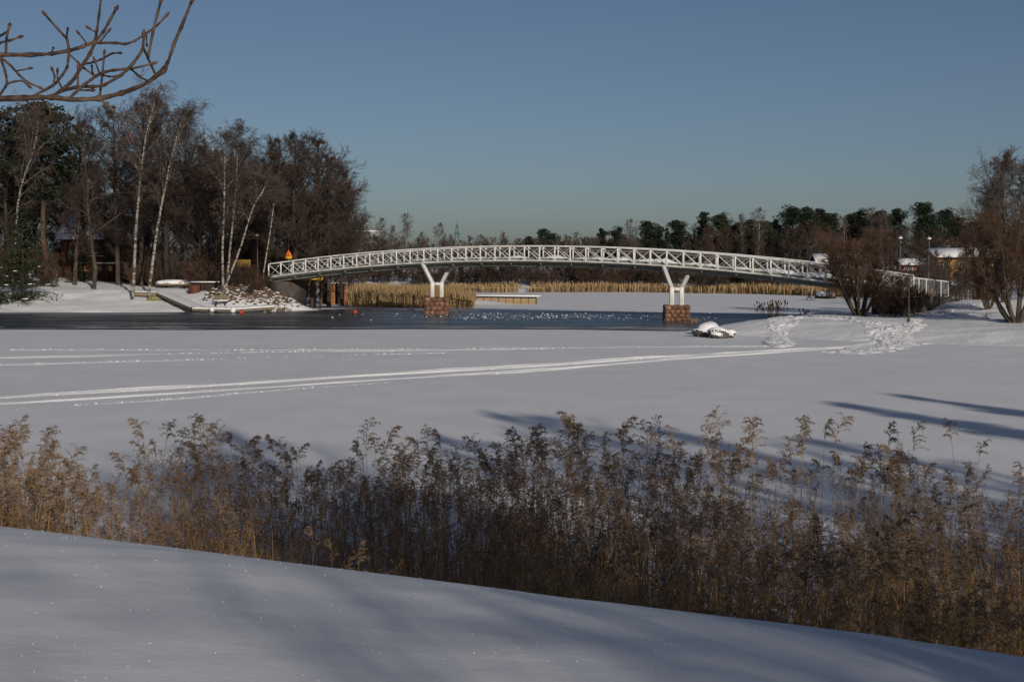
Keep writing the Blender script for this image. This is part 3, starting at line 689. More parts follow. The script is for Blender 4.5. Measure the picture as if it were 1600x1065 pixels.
for off in (0.0, WB):
    ribbon_sweep('top_chord', rect(off, HT, 0.14, 0.11), nod, M_WHITE, bridge)
    ribbon_sweep('rail_snow', rect(off, HT + 0.075, 0.09, 0.035), nod, M_SNOW, bridge)
    ribbon_sweep('bottom_chord', rect(off, 0.0, 0.17, 0.16), nod, M_WHITE, bridge)
    ribbon_sweep('hand_rail', rect(off + (0.2 if off == 0 else -0.2), HT - 0.28, 0.05, 0.06), nod, M_METAL, bridge)
    for i, s in enumerate(nod):
        beam_obj('post', bp_(s, off, 0.09), bp_(s, off, HT - 0.065), 0.14, 0.14, M_WHITE, bridge)
    for a_, b_ in zip(nod[:-1], nod[1:]):
        beam_obj('brace', bp_(a_ + .06, off, HT - 0.1), bp_(b_ - .06, off, 0.12), 0.06, 0.07, M_WHITE, bridge)
        beam_obj('brace', bp_(a_ + .06, off + .08, 0.12), bp_(b_ - .06, off + .08, HT - 0.1), 0.035, 0.035, M_WHITE, bridge)
ribbon_sweep('deck', [(0.12, -0.02), (0.12, -0.22), (WB - 0.12, -0.22), (WB - 0.12, -0.02)], nod, M_DECK, bridge)
for off in (0.8, WB - 0.8):
    ribbon_sweep('girder', rect(off, -0.40, 0.25, 0.34), nod, M_DECK, bridge)
for i in range(0, len(nod), 2):
    beam_obj('cross_beam', bp_(nod[i], 0.1, -0.32), bp_(nod[i], WB - 0.1, -0.32), 0.14, 0.16, M_DECK, bridge)
# toe boards and ploughed snow along both sides of the deck
for off in (0.24, WB - 0.24):
    ribbon_sweep('toe_board', rect(off, 0.13, 0.04, 0.28), nod, M_DECK, bridge)
ss = np.arange(S0, S1, 0.35)
for off, hgt, sd in ((0.62, 0.36, 1), (WB - 0.62, 0.55, 2)):
    V = []; n = 7
    for k, s in enumerate(ss):
        h = hgt * (0.75 + 0.4 * fnoise(np.array([s]), np.array([0.]), 60 + sd, 4, 1.3)[0]); wdt = 0.34
        for j in range(n):
            t = -1 + 2 * j / (n - 1)
            V.append(bp_(s, off + wdt * t, -0.03 + h * math.cos(t * 1.57) * (1 + 0.18 * math.sin(s * 7 + j * 2.1))))
    i0 = np.arange(len(ss) - 1)[:, None] * n + np.arange(n - 1)[None]
    MB().add(V, np.stack([i0, i0 + 1, i0 + n + 1, i0 + n], -1).reshape(-1, 4)).build('deck_snow', M_SNOW, bridge, True)
# stone piers with white V frames
def pier(u, Y, vtop, vbase, su, z_arm):
    base = gpx(u, vbase, 0.0); Y = base[1]
    top = px(u, vtop, Y)[2]; wd = su * Y / F_PX
    rz = math.atan2(bd[1], bd[0]) + 0.50
    s_c = float((base[:2] - bc) @ bd); o_c = float((base[:2] - bc) @ bn)
    wl = Vector((base[0], base[1], 0))
    core = MB().box((base[0], base[1], (top - .25) / 2 - .25), (wd - 0.30, wd * 0.8 - 0.30, top + .15), rz).build('pier', M_STONEDK, bridge)
    core['wl'] = tuple(wl)
    ca, sa = math.cos(rz), math.sin(rz); rows = 4; hh = (top + 0.1) / rows
    key = {}
    rr = random.Random(int(u))
    def block(lx, ly, z, sx, sy, sz):
        mb = MB(); hx, hy, hz = sx / 2 - .012, sy / 2 - .012, sz / 2 - .012; e = 0.016
        P = []
        for zz, k in ((-hz, e), (-hz + e, 0), (hz - e, 0), (hz, e)):
            P += [(-hx + k, -hy + k, zz), (hx - k, -hy + k, zz), (hx - k, hy - k, zz), (-hx + k, hy - k, zz)]
        Q = [[r_ * 4 + i, r_ * 4 + (i + 1) % 4, r_ * 4 + 4 + (i + 1) % 4, r_ * 4 + 4 + i] for r_ in range(3) for i in range(4)] + [[3, 2, 1, 0], [12, 13, 14, 15]]
        P = np.array(P) * (1 + np.array([[rr.uniform(-.02, .02) for _ in range(3)] for _ in range(16)]))
        P = P + np.array([lx, ly, 0]); P = np.stack([P[:, 0] * ca - P[:, 1] * sa + base[0], P[:, 0] * sa + P[:, 1] * ca + base[1], P[:, 2] + z], 1)
        o = link_mesh('stone_block', np_mesh('stone_block', P, np.array(Q)), M_STONE)
        o.parent = core
    D = wd * 0.8; bt = 0.28
    for r_ in range(rows):
        z = -0.1 + hh * (r_ + 0.5); nb = 4 if r_ % 2 else 5; g = 0.03 if r_ == rows - 1 else 0
        bw = wd / nb
        for i in range(nb):
            for sgn in (-1, 1):
                block(-wd / 2 + bw * (i + .5), sgn * (D / 2 - bt / 2 + g), z, bw, bt, hh)
        nd = 3 if r_ % 2 else 2; dw = (D - 2 * bt) / nd
        for i in range(nd):
            for sgn in (-1, 1):
                block(sgn * (wd / 2 - bt / 2 + g), -D / 2 + bt + dw * (i + .5), z, bt, dw, hh)
    MB().box((base[0], base[1], top - 0.03), (wd - 0.2, D - 0.2, 0.1), rz).build('pier_cap', M_STONE, bridge)
    # columns and arms
    pc = []
    for sgn in (-1, 1):
        q = base[:2] + np.array([ca, sa]) * sgn * wd * 0.19
        pc.append(q)
        beam_obj('pier_column', (q[0], q[1], top - 0.02), (q[0], q[1], z_arm), 0.40, 0.40, M_WHITE, bridge)
    beam_obj('pier_crossbar', (*pc[0], z_arm - 0.15), (*pc[1], z_arm - 0.15), 0.30, 0.28, M_WHITE, bridge)
    zt = bp_(s_c, 0)[2]
    return pc, s_c, z_arm
for u, vt, vb, su, va, ul, ur in ((683, 464, 490.5, 38, 441, 660, 706), (1057, 476.5, 500.5, 40, 449, 1036, 1081)):
    base = gpx(u, vb, 0)
    zc = px(u, va, base[1])[2]
    pc, s_c, zc = pier(u, base[1], vt, vb, su, zc)
    # near arm to the near chord at pixel ul, far arm to the far chord at pixel ur
    def s_at(uu, off):
        best = min(np.arange(-BL / 2, BL / 2, 0.05), key=lambda s: abs((bp_(s, off)[0] / bp_(s, off)[1]) * F_PX + CU - uu)); return best
    a1 = bp_(s_at(ul, 0.15), 0.15, -0.08); a2 = bp_(s_at(ur, WB - .15), WB - 0.15, -0.08)
    beam_obj('pier_arm', (*pc[0], zc - 0.12), a1, 0.36, 0.36, M_WHITE, bridge)
    beam_obj('pier_arm', (*pc[1], zc - 0.12), a2, 0.32, 0.32, M_WHITE, bridge)
# abutments
for s_, m_ in ((S0 + 1.0, M_CONC), (S1 - 1.5, M_CONC)):
    p_ = bp_(s_, WB / 2); g = lz(p_[0], p_[1]); g = min(g, 1.0)
    MB().box((p_[0], p_[1], (p_[2] - 0.6 + g - 0.8) / 2), (2.4, WB - 0.3, p_[2] - 0.6 - g + 0.8), math.atan2(bd[1], bd[0])).build('abutment', m_, bridge)

# approach ramp railing on the right shore
rr_ = empty('ramp_railing', bp_(S1, 0) * np.array([1, 1, 0]) + np.array([0, 0, 1.4]), 'white railing of the ramp leading down from the footbridge to the right shore', 'railing')
P0 = px(1412, 432, 128); P1 = px(1482, 440, 132)
n_ = 6
for i in range(n_ + 1):
    q = P0 + (P1 - P0) * i / n_; beam_obj('post', (q[0], q[1], q[2] - 1.35), q, 0.08, 0.08, M_WHITE, rr_)
beam_obj('top_rail', P0, P1, 0.10, 0.11, M_WHITE, rr_); beam_obj('lower_rail', P0 - [0, 0, 1.1], P1 - [0, 0, 1.1], 0.05, 0.05, M_METAL, rr_)
for i in range(30):
    q = P0 + (P1 - P0) * (i + .5) / 30; beam_obj('baluster', q - [0, 0, 1.1], q - [0, 0, .05], 0.025, 0.025, M_METAL, rr_)
P0 = px(1484, 444, 133); P1 = px(1545, 456, 140)
fr_ = empty('rail_fence', (P0[0], P0[1], lz(P0[0], P0[1])), 'dark rail fence running on from the white ramp railing', 'fence')
for i in range(8):
    q = P0 + (P1 - P0) * i / 7; beam_obj('fence_post', (q[0], q[1], lz(q[0], q[1]) - .1), q, 0.09, 0.09, M_DKWOOD, fr_)
for dz in (0.05, 0.45, .8): beam_obj('rail', P0 - [0, 0, dz], P1 - [0, 0, dz], 0.05, 0.06, M_DKWOOD, fr_)

# brown retaining wall beside the ramp (tapers into the slope)
p0 = px(1401, 482, 121); p1 = px(1440, 480, 123); p2 = px(1500, 470, 128)
wt = empty('retaining_wall', (p0[0], p0[1], lz(p0[0], p0[1])), 'dark brown retaining wall tapering into the snowy slope behind the sapling', 'wall')
def wall_piece(a, b, za0, za1, zb0, zb1, th, name, m):
    a = np.array(a); b = np.array(b); d = (b - a)[:2]; d /= np.linalg.norm(d); nrm = np.array([-d[1], d[0]])
    V = []
    for q, z0, z1 in ((a, za0, za1), (b, zb0, zb1)):
        for o_ in (0, th):
            for z in (z0, z1): V.append((q[0] + nrm[0] * o_, q[1] + nrm[1] * o_, z))
    MB().add(V, [[0, 1, 3, 2], [4, 6, 7, 5], [0, 4, 5, 1], [2, 3, 7, 6], [0, 2, 6, 4], [1, 5, 7, 3]]).build(name, m, wt)
wall_piece(p0, p1, p0[2] - .8, px(1401, 465, 121)[2], p1[2] - .8, px(1440, 464, 123)[2], 0.5, 'wall_face', M_BROWNWALL)  # shade on the wall is put into its dark brown
wall_piece(p1 + [0, .02, 0], p2, p1[2] - .8, px(1440, 460, 123)[2], p2[2] - .8, px(1500, 467, 128)[2], 0.5, 'wing_wall', M_CONC)
wall_piece(p0 - [.05, .05, 0], p1, px(1401, 465, 121)[2] + .005, px(1401, 464, 121)[2], px(1440, 464, 123)[2] + .005, px(1440, 463.2, 123)[2], 0.6, 'snow_cap', M_SNOW)
q = px(1468, 457, 131)  # small heap in two close blues on the slope
V, Fc = boulder_mesh('t', (0.7, 0.5, 0.45), np.random.default_rng(9), 2, .12)
tag(link_mesh('mound', np_mesh('mound', V, Fc), M_BLUE), 'small blue heap on the snowy slope above the brown wall', 'mound').location = (q[0], q[1], lz(q[0], q[1]) + .25)

# ------------------------------------------------------------------ left shore: things by the water
# landing stage: high end, sloping gangway, low floating dock; separate planks on top
def deck_run(root, a, b, width, plank_n, m, snow=0.07, side=0.30, legs=True, name='plank'):
    a = np.array(a, float); b = np.array(b, float); d = b - a; L = np.linalg.norm(d); d /= L
    nn = np.array([-d[1], d[0], 0]); nn /= np.linalg.norm(nn)
    beam_obj('side_beam', a - [0, 0, side / 2 + .03], b - [0, 0, side / 2 + .03], 0.10, side, m, root)
    beam_obj('side_beam', a + nn * width - [0, 0, side / 2 + .03], b + nn * width - [0, 0, side / 2 + .03], 0.10, side, m, root)
    for i in range(plank_n):
        c_ = a + d * L * (i + 0.5) / plank_n
        beam_obj(name, c_ - nn * 0.05, c_ + nn * (width + .05), L / plank_n - 0.02, 0.05, m, root)
    V = []; K = 40
    r = np.random.default_rng(int(abs(a[0] * 10)))
    for k in range(K):
        c_ = a + d * L * k / (K - 1)
        for j, t in enumerate((0.0, 0.04, 0.3, 0.7, 0.96, 1.0)):
            V.append(c_ + nn * width * t + [0, 0, 0.027 + (snow * r.uniform(.7, 1.2) if 0 < j < 5 else 0)])
    i0 = np.arange(K - 1)[:, None] * 6 + np.arange(5)[None]
    MB().add(V, np.stack([i0, i0 + 1, i0 + 7, i0 + 6], -1).reshape(-1, 4)).build('snow_cover', M_SNOW, root, True)
q = lpx(222, 465.5); a = px(206, 456, q[1]); b = px(244, 457.5, q[1]); c = px(298, 481, 147.6)
stage = empty('landing_stage', (a[0], a[1], lz(a[0], a[1])), 'wooden landing stage with a sloping gangway down to the ice', 'landing stage')
deck_run(stage, a, b, 1.6, 8, M_WOOD, 0.10, 0.36)
deck_run(stage, b, c, 1.6, 14, M_WOOD, 0.10, 0.22)
for q, zt in ((a + [.1, .1, 0], a[2]), (b + [-.1, .1, 0], b[2])):
    beam_obj('pile', (q[0], q[1], -0.3), (q[0], q[1], zt - .3), 0.22, 0.22, M_WOOD, stage)
    beam_obj('pile', (q[0], q[1] + 1.3, -0.3), (q[0], q[1] + 1.3, zt - .3), 0.22, 0.22, M_WOOD, stage)
q = lpx(240, 469); V, Fc = boulder_mesh('t', (0.75, .6, .38), np.random.default_rng(4))
tag(link_mesh('boulder', np_mesh('boulder', V, Fc), mat('mossy_stone', (.16, .14, .06), (.28, .25, .13), scale=3, rough=.9)), 'mossy yellowish boulder under the bend of the landing stage', 'boulder').location = (q[0], q[1], q[2] + .12)
a = px(300, 482.5, 147.2); b = px(345, 483.5, 146.6); c = px(365, 484, 146.4); d = px(430, 479.5, 147.6)
dock = empty('floating_dock', (a[0], a[1], 0.05), 'low snow-covered floating dock lying along the water in front of the bench', 'dock')
deck_run(dock, a, c, 2.0, 14, M_WOOD, 0.16, 0.16)
deck_run(dock, c + [.05, 0, 0], d, 2.0, 14, M_WOOD, 0.16, 0.18)
for u_ in (331, 365, 415):
    q = px(u_, 488, 146.3); MB().tube([(q[0], q[1] - .05, .12), (q[0], q[1] + 2.2, .12)], .22, 8).build('float', M_WOOD, dock)
for k, (u_, v_) in enumerate(((331, 483.5), (364, 484.5))):
    q = px(u_, v_, 146.2); V, Fc = boulder_mesh('t', (.28, .26, .3), np.random.default_rng(k + 60), 1)
    link_mesh('snow_clump', np_mesh('snow_clump', V + q, Fc, True), M_SNOW, dock)
# bench
q = lpx(345, 477.5); gz = q[2]
bench = empty('park_bench', (q[0], q[1], gz), 'wooden bench with snow on its seat facing the water', 'bench')
bw = 1.55
for dz, dy in ((.80, .42), (1.0, .47)):
    beam_obj('backrest_slat', (q[0] - bw / 2, q[1] + dy, gz + dz), (q[0] + bw / 2, q[1] + dy, gz + dz), .05, .15, M_WOOD, bench)
for dy in (-.15, .05, .25):
    beam_obj('seat_slat', (q[0] - bw / 2, q[1] + dy, gz + .48), (q[0] + bw / 2, q[1] + dy, gz + .48), .17, .06, M_WOOD, bench)
MB().box((q[0], q[1] + .05, gz + .575), (bw - .05, .56, .12)).build('seat_snow', M_SNOW, bench)
for dx in (-.5, .5):
    for dy in (-.18, .3): beam_obj('leg', (q[0] + dx, q[1] + dy, gz - .08), (q[0] + dx, q[1] + dy, gz + .45), .11, .11, M_DKWOOD, bench)
    beam_obj('back_support', (q[0] + dx, q[1] + .5, gz + .4), (q[0] + dx, q[1] + .52, gz + 1.08), .08, .06, M_DKWOOD, bench)
# upturned boats under snow
def upturned_boat(name, q, L, wd, ht, rz, m, label, snow=True):
    V = []; n = 14; k = 9
    for i in range(n):
        t = -1 + 2 * i / (n - 1); s = max(1 - abs(t) ** 2.6, 0.0) ** .6
        for j in range(k):
            a_ = math.pi * j / (k - 1); V.append((t * L / 2, -math.cos(a_) * wd / 2 * (s * .95 + .05), math.sin(a_) ** .7 * ht * (0.55 + .45 * s) if 0 < j < k - 1 else 0))
    i0 = np.arange(n - 1)[:, None] * k + np.arange(k - 1)[None]
    V = np.array(V); Q = np.stack([i0, i0 + k, i0 + k + 1, i0 + 1], -1).reshape(-1, 4)
    root = empty(name, q, label, 'boat'); root.rotation_euler = (0, 0, rz)
    link_mesh('hull', np_mesh('hull', V, Q, True), m, root, True)
    e = MB(); e.tube([V[i * k] for i in range(n)], .05, 6); link_mesh('gunwale', e.build('x', M_DKWOOD).data, M_DKWOOD, root, True); bpy.data.objects.remove(bpy.data.objects['x'])
    if snow:
        V2 = V * np.array([.98, .97, 1.0]) + np.array([0, 0, .06]) + np.random.default_rng(3).normal(0, .02, V.shape)
        V2 = np.array([[x, y, max(z, ht * .34)] for x, y, z in V2])
        link_mesh('snow_cover', np_mesh('boat_snow', V2, Q, True), M_SNOW, root, True)
    return root
q = lpx(272, 450); upturned_boat('rowing_boat', (q[0], q[1], lz(q[0], q[1]) + .32), 4.2, 1.5, .62, .12, M_WOOD, 'upturned rowing boat covered with snow beside the dark storage shelter')
for dx in (-1.0, 1.0): tag(MB().box((q[0] + dx, q[1], lz(q[0], q[1]) + .13), (.25, 1.3, .36)).build('trestle', M_DKWOOD), 'dark wooden trestle carrying the upturned rowing boat', 'trestle', 'trestles under the rowing boat')
q = lpx(304, 457.5); bx_ = empty('wooden_crate', (q[0], q[1], lz(q[0], q[1])), 'red-brown wooden crate in front of the storage shelter', 'crate')
for k in range(4): MB().box((q[0], q[1] - .4, lz(q[0], q[1]) + .08 + .2 * k), (1.15, .05, .185)).build('board', M_REDWOOD, bx_)
for s in (-1, 1): MB().box((q[0] + s * .56, q[1], lz(q[0], q[1]) + .38), (.05, .75, .8)).build('crate_side', M_REDWOOD, bx_)
MB().box((q[0], q[1] + .4, lz(q[0], q[1]) + .38), (1.15, .05, .8)).build('back_board', M_REDWOOD, bx_)
MB().box((q[0], q[1], lz(q[0], q[1]) + .83), (1.2, .85, .07)).build('crate_lid', M_REDWOOD, bx_)
q = lpx(320, 454); gz = q[2] - .05; zt = px(320, 442.5, q[1])[2]
sh = empty('storage_shelter', (q[0], q[1], gz), 'low dark storage shelter with a thin layer of snow on its flat roof', 'shed')
for k in range(9): MB().box((q[0] - 1.24 + .31 * k, q[1], (gz + zt) / 2), (.285, .06, zt - gz)).build('board', M_DKWOOD, sh)
for s in (-1, 1): MB().box((q[0] + s * 1.4, q[1] + .7, (gz + zt) / 2), (.06, 1.4, zt - gz)).build('side_wall', M_DKWOOD, sh)
MB().box((q[0], q[1] + 1.4, (gz + zt) / 2), (2.8, .06, zt - gz)).build('back_wall', M_DKWOOD, sh)
MB().box((q[0], q[1] + .65, zt + .05), (3.1, 1.9, .08)).build('roof', M_DKWOOD, sh); MB().box((q[0], q[1] + .65, zt + .15), (3.05, 1.85, .11)).build('roof_snow', M_SNOW, sh)

# buoys
for u_, v_, lb in ((377, 489.5, 'red mooring buoy floating in front of the low dock'), (555, 489, 'red mooring buoy floating alone in the channel near the golden reeds')):
    q = gpx(u_, v_, 0.05); V, Fc = boulder_mesh('t', (.22, .22, .25), np.random.default_rng(1), 2, 0.0)
    bu = empty('mooring_buoy', (q[0], q[1], 0.03), lb, 'buoy')
    link_mesh('float', np_mesh('float', V + np.array([0, 0, .13]), Fc, True), M_BUOY, bu, True)
    mb = MB(); mb.tube([(-.05, 0, .36), (-.05, 0, .45), (.05, 0, .45), (.05, 0, .36)], .018, 5); o = mb.build('ring', M_METAL); o.parent = bu

# warning sign with lamp post by the bridge end
def lamp_post(u, Y, vhead, label, arm=0.0):
    t = px(u, vhead, Y); gz = lz(t[0], Y)
    r_ = empty('street_lamp', (t[0], Y, gz), label, 'street lamp')
    MB().tube([(t[0], Y, gz - .1), (t[0], Y, gz + 1.0), (t[0], Y, t[2])], [.06, .055, .035], 8).build('pole', M_METAL, r_, True)
    V, Fc = boulder_mesh('t', (.25, .25, .13), np.random.default_rng(2), 2, 0.0)
    link_mesh('lamp_head', np_mesh('lamp_head', V + np.array([t[0], Y, t[2] + .1]), Fc, True), M_LAMP, r_)
    MB().tube([(t[0], Y, t[2] + .22), (t[0], Y, t[2] + .34)], [.15, .04], 10).build('lamp_cap', M_METAL, r_)
lamp_post(451, 161, 370, 'street lamp rising behind the orange warning sign')
lamp_post(402, 163, 369, 'street lamp among the alders behind the leaning birch')
lamp_post(1407, 165, 373, 'street lamp with a pale round head left of the ochre house')
lamp_post(1452, 168, 374, 'street lamp with a pale round head standing before the ochre house')
Y = 159.5; t = px(451, 389.5, Y); bl = px(451, 404.5, Y); gz = lz(t[0], Y)
sg = empty('warning_sign', (t[0], Y, gz), 'orange triangular warning sign above a small yellow plate', 'sign')
MB().tube([(t[0], Y + .05, gz - .1), (t[0], Y + .05, t[2])], .035, 6).build('pole', M_METAL, sg)
hw = .50; zb = t[2] - .86
def tri_plate(name, k, dy, m):
    cz = (t[2] + 2 * zb) / 3; P = [(0, t[2]), (-hw, zb), (hw, zb)]
    V = [(t[0] + x * k, Y - dy + e, cz + (z - cz) * k) for e in (0, -.02) for x, z in P]
    MB().add(V, [[0, 1, 4, 3], [1, 2, 5, 4], [2, 0, 3, 5]], [[0, 2, 1], [3, 4, 5]]).build(name, m, sg)
tri_plate('border', 1.0, 0.0, mat('sign_red', (.5, .06, .02), rough=.4)); tri_plate('panel', .78, .024, M_ORANGE)
MB().box((t[0], Y - .05, zb + .30), (.07, .012, .30)).build('symbol', M_BLACK, sg); MB().box((t[0], Y - .05, zb + .09), (.07, .012, .06)).build('symbol', M_BLACK, sg)
MB().box((t[0], Y - .01, bl[2] + .18), (.72, .025, .36)).build('yellow_plate', M_YELLOW, sg)
# yellow notice board among the trees
t = px(381, 405.5, 158); b_ = px(381, 417, 158); gz = lz(t[0], 158)
nb_ = empty('notice_board', (t[0], 158, gz), 'weathered yellow notice board on posts behind the leaning birch', 'sign')
MB().box((t[0], 158, (t[2] + b_[2]) / 2), (1.5, .04, t[2] - b_[2])).build('board', mat('faded_yellow', (.16, .11, .02), (.24, .165, .03), scale=4, rough=.7), nb_)
for s in (-.55, .55): MB().box((t[0] + s, 158.06, (t[2] + gz) / 2 - .05), (.08, .07, t[2] - gz + .1)).build('post', M_DKWOOD, nb_)
for k, (dx, hgt, wdd) in enumerate(((-.45, .4, .22), (-.1, .42, .2), (.2, .38, .22), (.5, .4, .16))):
    MB().box((t[0] + dx, 157.972, (t[2] + b_[2]) / 2), (wdd * .3, .01, hgt)).box((t[0] + dx + wdd * .3, 157.972, (t[2] + b_[2]) / 2 + hgt * .35 * (1 if k % 2 else -1)), (wdd * .3, .01, hgt * .22)).build('letter', M_DKWOOD, nb_)
# yellow navigation frame on piles under the bridge end
Y = 160; a = px(484, 432, Y); b = px(504, 437, Y)
nf = empty('navigation_frame', ((a[0] + b[0]) / 2, Y, 0), 'bright yellow frame on dark piles under the left end of the footbridge', 'frame')
for u_, wd in ((487, .5), (500, .28)):
    q = px(u_, 437, Y); MB().tube([(q[0], Y, -.3), (q[0] + .05, Y, q[2])], [wd / 2, wd / 2.3], 8).build('pile', M_DKWOOD, nf)
for v_ in (432.5, 436): beam_obj('beam', px(484, v_, Y - .15), px(504, v_ + .6, Y - .15), .12, .16, M_YELLOW, nf)
for u_ in (484.5, 489.5, 494, 499, 503.5): beam_obj('upright', px(u_, 431.5, Y - .16), px(u_, 437.5, Y - .16), .13, .13, M_YELLOW, nf)
beam_obj('leg_plate', px(484.5, 436, Y - .2), px(484.5, 442, Y - .2), .16, .12, M_YELLOW, nf); beam_obj('leg_plate', px(500.5, 436, Y - .2), px(500.5, 440, Y - .2), .16, .12, M_YELLOW, nf)
# brick quay with buttresses behind the golden reeds
Y = 176
qa = px(500, 458, Y); qb = px(546, 458, Y); qt = px(520, 443, Y)[2]
qy = empty('brick_quay', ((qa[0] + qb[0]) / 2, Y, 0), 'orange brick quay wall with buttresses and snow caps behind the golden reeds', 'wall')
MB().box(((qa[0] + qb[0]) / 2, Y + .9, qt / 2 - .1), (qb[0] - qa[0], .4, qt + .2)).build('back_wall', M_BROWNWALL, qy)  # shaded faces of the quay coloured dark brown
for u0, u1 in ((500, 503), (515, 523.5), (537, 546)):
    x0, x1 = px(u0, 450, Y)[0], px(u1, 450, Y)[0]; bh = .16
    but = MB().box(((x0 + x1) / 2, Y + .35, qt / 2 - .1), (x1 - x0 - .06, .66, qt + .18)).build('buttress', M_STONEDK, qy); but['wl'] = (qy.location.x, qy.location.y, 0)
    nrow = int((qt + .1) / bh)
    for r_ in range(nrow):
        nbk = max(2, int((x1 - x0) / .3)); bw_ = (x1 - x0) / nbk
        for k in range(nbk):
            o = MB().box((x0 + bw_ * (k + .5), Y + .05, -.05 + bh * (r_ + .5)), (bw_ - .02, .14, bh - .02)).build('brick', M_BRICK); o.parent = but
            o.matrix_parent_inverse = Matrix.Translation(-Vector(but['wl'])) if False else Matrix.Translation((0, 0, 0)); o.parent = but; o.matrix_parent_inverse = but.matrix_world.inverted() if False else Matrix.Identity(4)
    MB().box(((x0 + x1) / 2, Y + .4, qt + .06), (x1 - x0 + .1, 1.0, .14)).build('snow_cap', M_SNOW, qy)
MB().box(((qa[0] + qb[0]) / 2, Y + .95, qt + .06), (qb[0] - qa[0] - .1, .5, .12)).build('snow_cap', M_SNOW, qy)
x0, x1 = px(503, 438, Y + 2)[0], px(518, 438, Y + 2)[0]; z0, z1 = px(503, 441, Y + 2)[2], px(503, 435.5, Y + 2)[2]
MB().box(((x0 + x1) / 2, Y + 2, (z0 + z1) / 2 - .6), (x1 - x0, 1.0, z1 - z0 + 1.2)).build('upper_block', M_BRICK, qy); MB().box(((x0 + x1) / 2, Y + 2, z1 + .06), (x1 - x0 + .06, 1.06, .12)).build('snow_cap', M_SNOW, qy)

# rubble and litter slope under the left bridge end
r = np.random.default_rng(77)
n = 5200; X_ = r.uniform(-34, -19.5, n); Y_ = r.uniform(150.8, 162, n); Zl = land_z(X_, Y_)
kp = (sdist(X_, Y_) > .3) & (Zl > 1.15 + .5 * fnoise(X_, Y_, 78, 3, .8) + r.normal(0, .28, n)); X_, Y_ = X_[kp], Y_[kp]; n = len(X_)
P = np.stack([X_, Y_, land_z(X_, Y_)], 1); Rk = r.uniform(.07, .24, n)
V, Fc = lumps(P, Rk[:, None], r, .4, .6)
tag(link_mesh('embankment_rubble', np_mesh('embankment_rubble', V, Fc), M_LITTER), 'brown rubble and dead leaves on the slope under the footbridge', 'rubble', kind='stuff')
i_ = r.choice(n, 170); V, Fc = lumps(P[i_] + np.array([0, -.05, .10]), r.uniform(.08, .22, 170)[:, None] * np.array([[1.3, 1, .5]]), r)
tag(link_mesh('embankment_snow', np_mesh('embankment_snow', V, Fc), M_SNOW), 'patches of snow between the brown rubble under the footbridge', 'snow', kind='stuff')

